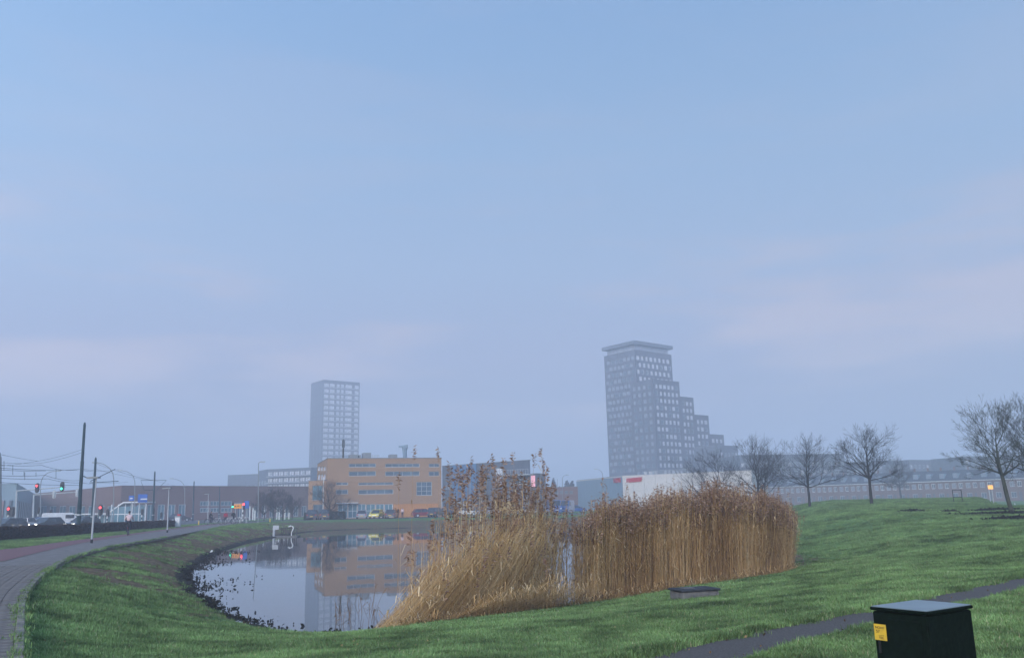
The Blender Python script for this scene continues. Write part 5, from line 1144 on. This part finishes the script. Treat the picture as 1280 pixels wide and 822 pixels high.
# ------------------------------------------------------------------ reeds
RT = attr_mat('dry_reed','tone',[(0,(.17,.095,.05)),(.25,(.44,.26,.11)),(.5,(.70,.44,.19)),(.72,(.86,.66,.38)),(.80,(.15,.085,.06)),(.92,(.28,.17,.115)),(1,(.44,.31,.22))],.8)
def reeds(name, B, H, lean, curve, r, tone, seed, plume, leaves=2, plen=(.22,.38), pw=1.):
    g = np.random.default_rng(seed); n = len(B); Kn = 6; t = np.linspace(0,1,Kn)
    def pos(tt, idx=slice(None)):   # tt (k,) or (n,k)
        tt = np.broadcast_to(tt,(len(B[idx]),tt.shape[-1])) if tt.ndim == 1 else tt
        s_ = tt*(1-curve[idx][:,None]*tt*.5)
        xy = B[idx][:,None,:2]+lean[idx][:,None,:]*(H[idx][:,None]*s_)[...,None]
        ll = np.hypot(lean[idx][:,0],lean[idx][:,1])[:,None]; z = B[idx][:,None,2]+H[idx][:,None]*(tt*np.sqrt(np.maximum(1-np.minimum(ll,.97)**2,.05))+.5*curve[idx][:,None]*ll*tt**2*.3)
        return np.concatenate([xy,z[...,None]],-1)
    P = pos(t)+g.normal(0,.006,(n,Kn,3)); VS=[]; QS=[]; TS=[]; off=0
    rad = r[:,None]*np.linspace(1,.45,Kn)[None]
    ring = np.array([(math.cos(a),math.sin(a),0) for a in (0,2.094,4.189)])
    V = (P[:,:,None,:]+ring[None,None]*rad[:,:,None,None]).reshape(-1,3); I = np.arange(n*Kn*3).reshape(n,Kn,3)
    q = np.stack([I[:,:-1,:],np.roll(I,-1,2)[:,:-1,:],np.roll(I,-1,2)[:,1:,:],I[:,1:,:]],-1).reshape(-1,4); VS.append(V); QS.append(q); TS.append(np.repeat(tone,Kn*3)); off += len(V)
    # leaves
    for k in range(leaves):
        tt = g.uniform(.2,.92,n); A = pos(tt[:,None])[:,0]; az = g.uniform(0,6.28,n); Ln = g.uniform(.18,.5,n); el = g.uniform(.3,1.3,n); wv = g.uniform(.006,.012,n)
        d = np.c_[np.cos(az)*np.cos(el),np.sin(az)*np.cos(el),np.sin(el)]; sdv = np.c_[-np.sin(az),np.cos(az),np.zeros(n)]
        m1_ = A+d*(Ln*.55)[:,None]; e_ = m1_+(d*np.array([1,1,.1])-np.array([0,0,.35]))*(Ln*.5)[:,None]
        V = np.stack([A-sdv*wv[:,None]*.5,A+sdv*wv[:,None]*.5,m1_+sdv*wv[:,None],m1_-sdv*wv[:,None],e_+sdv*wv[:,None]*.2,e_-sdv*wv[:,None]*.2],1).reshape(-1,3)
        b_2 = np.arange(n)[:,None]*6+off; q = np.concatenate([b_2+np.array([0,1,2,3]),b_2+np.array([3,2,4,5])]); VS.append(V); QS.append(q); TS.append(np.repeat(np.clip(tone+g.uniform(-.08,.1,n),0,.72),6)); off += len(V)
    # plumes: many little drooping tufts round the tip
    idx = np.where(plume)[0]; m_ = len(idx)
    if m_:
        top = P[idx,-1]; dr = g.uniform(0,6.28,m_); lenp = g.uniform(*plen,m_)
        KP = 16 if pw < 1.2 else 30
        for k in range(KP):
            f = k/KP; C0 = top+np.c_[lean[idx]*.2,np.zeros(m_)]*(-(f)*lenp)[:,None]+np.c_[np.zeros((m_,2)),(.10-f)*lenp]
            az = dr+g.normal(0,.9,m_); Ln = pw*g.uniform(.05,.12,m_)*(1-.3*abs(f-.5)); el = g.uniform(-.5,.9,m_); d = np.c_[np.cos(az)*np.cos(el),np.sin(az)*np.cos(el),np.sin(el)]; wv = pw*g.uniform(.007,.017,m_); sdv = g.normal(size=(m_,3)); sdv /= np.linalg.norm(sdv,axis=1)[:,None]
            V = np.stack([C0,C0+d*(Ln*.5)[:,None]+sdv*wv[:,None],C0+d*Ln[:,None],C0+d*(Ln*.5)[:,None]-sdv*wv[:,None]],1).reshape(-1,3); b_2 = np.arange(m_)[:,None]*4+off; VS.append(V); QS.append(b_2+np.array([0,1,2,3])); TS.append(np.repeat(g.uniform(.79,1,m_),4)); off += len(V)
    o = link(name, npmesh(name,np.vstack(VS),np.vstack(QS),RT,{'tone':np.concatenate(TS)})); tag(o,kind='stuff'); return o
# front edge of the reed bed (pixels on the ground) and its depth
fr_px = [(462,786),(500,783),(545,777),(600,771),(660,763),(705,757),(760,749),(820,739),(880,730),(940,721),(992,711)]
FE = np.array([ghit(a,b)[:2] for a,b in fr_px]); FE = chaikin(FE,False,2); fd = np.r_[0,np.cumsum(np.hypot(*np.diff(FE,axis=0).T))]; FLen = fd[-1]
def fpos(s): return np.c_[np.interp(s,fd,FE[:,0]),np.interp(s,fd,FE[:,1])]
def fnorm(s): a = fpos(s-.2); b = fpos(s+.2); t = (b-a)/np.linalg.norm(b-a,axis=1)[:,None]; return np.c_[-t[:,1],t[:,0]]
_sx = np.interp([ghit(*p)[0] for p in fr_px],FE[:,0],fd)
s_at = lambda px: float(np.interp(px,[p[0] for p in fr_px],_sx))
s700 = s_at(700); s760 = s_at(762); s600 = s_at(600)
def base(s, dep):
    P = fpos(s); P = P*(1+dep/np.linalg.norm(P,axis=1))[:,None]; z = tz(P[:,0],P[:,1]); return np.c_[P,z]
g_ = np.random.default_rng(5)
# dense right part
n = 15500; s = s700+(FLen-s700)*g_.uniform(0,1,n); f = (s-s700)/(FLen-s700); keep = g_.uniform(0,1,n) < (.06+.94*ss(.02,.20,f))*(1-.75*ss(.95,1,f))*(.8+.2*np.sin(s*6.3)); s = s[keep]; f = f[keep]; n = len(s)
dep = g_.beta(1.05,1.5,n)*(5.2-1.2*f); B = base(s,dep); gap = .10*np.sin(s*2.3)+.07*np.sin(s*5.1+1)
H = (1.78+.54*ss(0,.28,f)-.22*ss(.72,1.,f)+gap+.05*dep+.10*(1-f))*g_.normal(1,.055,n)+g_.normal(0,.06,n)
H *= 1+.07*np.sin(s*3.7+dep*2)+.05*np.sin(s*8.1+dep*3.3)+.05*np.sin(s*.9+2)
H = np.where(g_.uniform(0,1,n) < .16, H+g_.uniform(0,.45,n), H); H *= np.where(f > .86, 1-(.10+g_.uniform(0,.35,n))*(f-.86)/.14, 1)
az = g_.uniform(0,6.28,n); lm2 = np.abs(g_.normal(0,.075,n)); lean = np.c_[np.cos(az)*lm2+.03,np.sin(az)*lm2]; edgef = ss(.93,1,f); lean[:,0] += edgef*g_.uniform(0,.16,n)
tone = np.clip(.36+.10*np.sin(s*1.7)+g_.normal(0,.13,n)-.05*(dep>2),.02,.7)
reeds('reed_bed',B,H,lean,np.clip(g_.normal(.1,.1,n),0,.5),g_.uniform(.0035,.0065,n),tone,21,g_.uniform(0,1,n)<.62,3,(.22,.40),1.15)
# left leaning, sparser part
n = 2350; s = s700*.97*g_.beta(1.15,1.3,n); f = np.clip(s/s700,0,1); dep = g_.beta(1.1,1.5,n)*4.0; B = base(s,dep)
fan = g_.uniform(0,1,n) < (1.1-1.35*f)
L0_ = np.where(fan, (.78-.45*f)*g_.uniform(.88,1.10,n), g_.uniform(.0,.22,n)); lean = np.c_[np.minimum(L0_,.93), g_.normal(.03,.07,n)]
H = np.where(fan, g_.uniform(1.3,3.0,n), (1.7+.35*np.sin(f*2.8))*g_.normal(1,.16,n))
tall = (~fan)&(g_.uniform(0,1,n) < .14*ss(.05,.3,f)*(1-.6*ss(.85,1,f))); H = np.where(tall, H*g_.uniform(1.2,1.55,n), H)
tone = np.clip(.44+g_.normal(0,.18,n)+.06*np.sin(s*3),.02,.72)
cv_ = np.clip(np.where(fan,g_.normal(.15,.12,n),g_.normal(.4,.2,n)),0,1.); rd_ = g_.uniform(.003,.006,n); pl_ = tall|(g_.uniform(0,1,n)<.06)
reeds('reed_bed',B[~fan],H[~fan],lean[~fan],cv_[~fan],rd_[~fan],tone[~fan],22,pl_[~fan],2,(.28,.45),1.35)
reeds('leaning_reeds',B[fan],H[fan],lean[fan],cv_[fan],rd_[fan],np.clip(tone[fan]+.05,.02,.72),27,pl_[fan]&(g_.uniform(0,1,fan.sum())<.5),1,(.28,.45),1.2)
# lone tall reeds standing above the rest
n = 54; pxs_ = np.r_[[497,513,547,556,575],560+135*g_.beta(1.2,1.5,n-5)]; Yt = g_.uniform(20,24,n); P = np.array([at(a,700,b)[:2] for a,b in zip(pxs_,Yt)]); B = np.c_[P,np.maximum(tz(P[:,0],P[:,1]),WZ-.2)]
tpy = 590+.28*np.maximum(pxs_-620,0)+g_.exponential(22,n); tpy[:5] = (600,566,568,588,582); H = np.array([Z(a+6,b,c) for a,b,c in zip(pxs_,tpy,Yt)])-B[:,2]+.15
reeds('tall_reeds',B,H,np.c_[g_.uniform(.0,.09,n),g_.normal(0,.03,n)],np.full(n,.3),np.full(n,.006),np.full(n,.3),23,np.ones(n,bool),2,(.30,.48),1.35)
# flattened straw at the foot of the leaning part: a low arching bundle and loose stalks
n = 420; s = s700*(.30+.62*g_.uniform(0,1,n)); dep = g_.normal(.15,.2,n); B = base(s,dep); B[:,2] = np.maximum(B[:,2],WZ)+.05+.22*np.sin(np.clip((s/s700-.3)/.62,0,1)*3.14)*g_.uniform(0,1,n); az = g_.normal(.22,.16,n); ln = g_.uniform(.90,.965,n)
reeds('fallen_straw',B,g_.uniform(.7,1.7,n),np.c_[np.cos(az)*ln,np.sin(az)*ln],np.clip(g_.normal(.1,.1,n),0,.3),g_.uniform(.003,.006,n),np.clip(g_.normal(.5,.15,n),.05,.72),24,np.zeros(n,bool),1)
n = 1500; s = FLen*g_.uniform(0.02,1,n); dep = g_.normal(-.02,.16,n); B = base(s,dep); B[:,2] += .01; az = g_.uniform(0,6.28,n); ln = g_.uniform(.8,.97,n)
reeds('fallen_straw',B,g_.uniform(.1,.5,n),np.c_[np.cos(az)*ln,np.sin(az)*ln],np.zeros(n),g_.uniform(.003,.006,n),np.clip(g_.normal(.35,.2,n),.02,.72),25,np.zeros(n,bool),1)
# stubs in the water left of the bed
n = 26; P = np.array([hit(a,b,WZ)[:2] for a,b in zip(g_.uniform(418,470,n),g_.uniform(752,788,n))]); B = np.c_[P,np.full(n,WZ-.1)]
reeds('broken_reed_stubs',B,g_.uniform(.25,.9,n),np.c_[g_.normal(.1,.15,n),g_.normal(0,.1,n)],np.zeros(n),np.full(n,.007),np.full(n,.03),26,np.zeros(n,bool),1)
# ------------------------------------------------------------------ dark dead leaves along the left waterline
DL = attr_mat('dead_leaves','tone',[(0,(.008,.008,.009)),(.7,(.03,.026,.022)),(1,(.10,.075,.05))],.7)
shp = resample(np.array(SH[:90] if False else SH), 4000)
cand = shp[(shp[:,1] < 62)&(shp[:,0] < -.8)]; n = 4300; c = cand[g_.integers(0,len(cand),n)]; ctr = SH.mean(0); dirv = ctr[None]-c; dirv /= np.linalg.norm(dirv,axis=1)[:,None]
wd = .45+1.6*ss(0,1,.5+.5*np.sin(c[:,1]*.55+c[:,0]*.3))*ss(-4,-8,c[:,0]); P = c+dirv*(g_.exponential(.42,n)*wd-.25)[:,None]+g_.normal(0,.12,(n,2))
cl = np.sin(P[:,0]*3.1+np.sin(P[:,1]*2.3)*1.7)+np.sin(P[:,1]*2.7+P[:,0]*1.3)+.8*np.sin(P[:,0]*7.3+P[:,1]*5.1); P = P[(cl > .1)|(g_.uniform(0,1,n) < .12)]; n = len(P)
z = np.maximum(tz(P[:,0],P[:,1]),WZ)+np.abs(g_.normal(0,.035,n)); V_,Q_ = leafquads(np.c_[P,z],g_.uniform(.02,.075,n),g_)
o = link('dead_leaves',npmesh('dead_leaves',V_,Q_,DL,{'tone':np.repeat(g_.beta(1,2.5,n),4)})); tag(o,kind='stuff')
# dug-over soil under the leaning tree
for px,py,wd_ in ((1247,637.5,2.6),(1262,642,4.2),(1284,648,3.4),(1140,639,1.1),(1188,640,.8)):
    g = ghit(px,py); nq = int(500*wd_); C_ = np.c_[g[0]+g_.normal(0,wd_*.28,nq),g[1]+g_.normal(0,.35,nq),np.zeros(nq)]; C_[:,2] = tz(C_[:,0],C_[:,1])+.03+np.abs(g_.normal(0,.05,nq)); V_,Q_ = leafquads(C_,g_.uniform(.03,.11,nq),g_)
    o = link('dug_soil',npmesh('dug_soil',V_,Q_,DL,{'tone':np.repeat(g_.beta(1,3,nq),4)})); tag(o,kind='stuff')
# stray dead leaves lying in the turf and on the footpath
n = 1500; Yv = 7*(34/7)**g_.uniform(0,1,n); Xv = g_.uniform(-.6,.66,n)*Yv; zz_ = tz(Xv,Yv); C_ = np.c_[Xv,Yv,np.maximum(zz_,.0*zz_-9)+.035]; V_,Q_ = leafquads(C_[shore(Xv,Yv) > .4],g_.uniform(.010,.028,int((shore(Xv,Yv) > .4).sum())),g_)
LL = attr_mat('stray_leaves','tone',[(0,(.05,.03,.02)),(.6,(.20,.12,.06)),(1,(.42,.30,.14))],.8)
o = link('stray_leaves',npmesh('stray_leaves',V_,Q_,LL,{'tone':np.repeat(g_.uniform(0,1,len(Q_)),4)})); tag(o,kind='stuff')
# ------------------------------------------------------------------ grass tufts
GM = attr_mat('grass_blade','tone',[(0,(.06,.11,.034)),(.45,(.14,.235,.075)),(.8,(.22,.325,.12)),(.93,(.31,.34,.14)),(1,(.42,.36,.21))],.75, noise=1)
clumps = []
for v in range(7):
    g2 = np.random.default_rng(50+v); nb = 20; a = g2.uniform(0,6.28,nb); rr = g2.uniform(0,.10,nb); B = np.c_[np.cos(a)*rr,np.sin(a)*rr,np.full(nb,-.01)]; hh = g2.uniform(.03,.085,nb); la = g2.uniform(0,6.28,nb); ll = g2.uniform(.15,.85,nb)*hh
    wv = g2.uniform(.0025,.005,nb); sd3 = np.c_[-np.sin(la),np.cos(la),np.zeros(nb)]; d = np.c_[np.cos(la)*ll,np.sin(la)*ll,hh*.92]; m1_ = B+d*np.array([.35,.35,.6]); tp = B+d
    V = np.stack([B-sd3*wv[:,None],B+sd3*wv[:,None],m1_+sd3*wv[:,None]*.8,m1_-sd3*wv[:,None]*.8,tp+sd3*wv[:,None]*.15,tp-sd3*wv[:,None]*.15],1).reshape(-1,3); b_2 = np.arange(nb)[:,None]*6; q = np.concatenate([b_2+np.array([0,1,2,3]),b_2+np.array([3,2,4,5])])
    me = npmesh('grass_tuft',V,q,GM,{'tone':np.repeat(np.clip(g2.normal(.45,.22,nb),0,1 if v < 5 else .95),6)+(.0 if v < 5 else .12)}); clumps.append(bpy.data.objects.new('grass_tuft',me))
gc = bpy.data.collections.new('grass_tufts')
for c in clumps: gc.objects.link(c)
N_ = 430000; Yv = 1/np.sqrt(g_.uniform(1/60**2*1.0,1/6.5**2,N_)*1.0)*1.0
Yv = 6.5*(118/6.5)**(g_.uniform(0,1,N_)**1.2); Xv = g_.uniform(-.68,.68,N_)*Yv
z, sh_, pd, pr = tz(Xv,Yv,True); ok = (sh_ > .25)&(pd > .03)&(pr > .03); lb = (1-ss(-12,-7,Xv)); ok &= g_.uniform(0,1,N_) < (.25+.75*ss(.3,2.6,sh_)); dm_,_ = masks(Xv,Yv,sh_,pd,pr); ok &= g_.uniform(0,1,N_) > dm_*(.55+.45*np.sin(Xv*1.3+np.sin(Yv*.9)*2))*1.15
dn = np.hypot(Xv-(c1[0]+c3[0])/2,Yv-(c1[1]+c3[1])/2); ok &= dn > .2
Xv,Yv,z,sh_ = Xv[ok],Yv[ok],z[ok],sh_[ok]
# tufts hanging over the edges of the footpath and the kerb
for E_,sdn,cnt_ in ((pu,.05,7000),(pl,.05,7000),(er,.05,1500)):
    R_ = resample(E_,600); i_ = (599*g_.uniform(0,1,cnt_)**(1.0 if E_ is not er else 1.6)).astype(int); P = R_[i_]+g_.normal(0,sdn,(cnt_,2))*(.4+1.2*(np.sin(R_[i_][:,:1]*3.1+R_[i_][:,1:]*2.3)>0.3)); k = (P[:,1] > 6)&(P[:,1] < 60)
    P = P[k]; Xv = np.r_[Xv,P[:,0]]; Yv = np.r_[Yv,P[:,1]]; z = np.r_[z,np.maximum(tz(P[:,0],P[:,1]),-.005)]
n = len(Xv)
me = bpy.data.meshes.new('grass'); me.vertices.add(n); me.vertices.foreach_set('co',np.c_[Xv,Yv,z].astype(np.float32).ravel()); me.update()
a = me.attributes.new('rotz','FLOAT','POINT'); a.data.foreach_set('value',g_.uniform(0,6.28,n).astype(np.float32))
pat = np.clip(.9+.5*bumps(Xv*1.7,Yv*1.7)+g_.normal(0,.2,n),.45,1.7)*np.clip(.8+Yv*.013,.8,2.2)
a = me.attributes.new('size','FLOAT','POINT'); a.data.foreach_set('value',pat.astype(np.float32))
go = link('grass',me); tag(go,kind='stuff')
gt = bpy.data.node_groups.new('grass_scatter','GeometryNodeTree'); gt.interface.new_socket('Geometry',in_out='INPUT',socket_type='NodeSocketGeometry'); gt.interface.new_socket('Geometry',in_out='OUTPUT',socket_type='NodeSocketGeometry')
gn = gt.nodes; gl = gt.links; gi = gn.new('NodeGroupInput'); gout = gn.new('NodeGroupOutput'); ip = gn.new('GeometryNodeInstanceOnPoints'); ci = gn.new('GeometryNodeCollectionInfo'); ci.inputs['Collection'].default_value = gc; ci.inputs['Separate Children'].default_value = True; ci.inputs['Reset Children'].default_value = True
ip.inputs['Pick Instance'].default_value = True; na = gn.new('GeometryNodeInputNamedAttribute'); na.data_type = 'FLOAT'; na.inputs['Name'].default_value = 'rotz'; nb_ = gn.new('GeometryNodeInputNamedAttribute'); nb_.data_type = 'FLOAT'; nb_.inputs['Name'].default_value = 'size'
cx2 = gn.new('ShaderNodeCombineXYZ'); gl.new(na.outputs[0],cx2.inputs[2]); gl.new(gi.outputs[0],ip.inputs['Points']); gl.new(ci.outputs[0],ip.inputs['Instance']); gl.new(cx2.outputs[0],ip.inputs['Rotation']); gl.new(nb_.outputs[0],ip.inputs['Scale']); gl.new(ip.outputs[0],gout.inputs[0])
gm = go.modifiers.new('scatter','NODES'); gm.node_group = gt
# ------------------------------------------------------------------ haze
hm = bpy.data.materials.new('morning_haze'); hm.use_nodes = True; hn_ = hm.node_tree.nodes; hn_.clear()
ho = hn_.new('ShaderNodeOutputMaterial'); hv = hn_.new('ShaderNodeVolumePrincipled'); hv.inputs['Color'].default_value = (.765,.812,.935,1); hv.inputs['Density'].default_value = HAZE_SIGMA
hv.inputs['Anisotropy'].default_value = .0; hm.node_tree.links.new(hv.outputs[0], ho.inputs['Volume'])
mb = MB(); mb.span(-2500,2500,-300,2500,-3,100); o = mb.build('haze', hm); tag(o, kind='stuff')
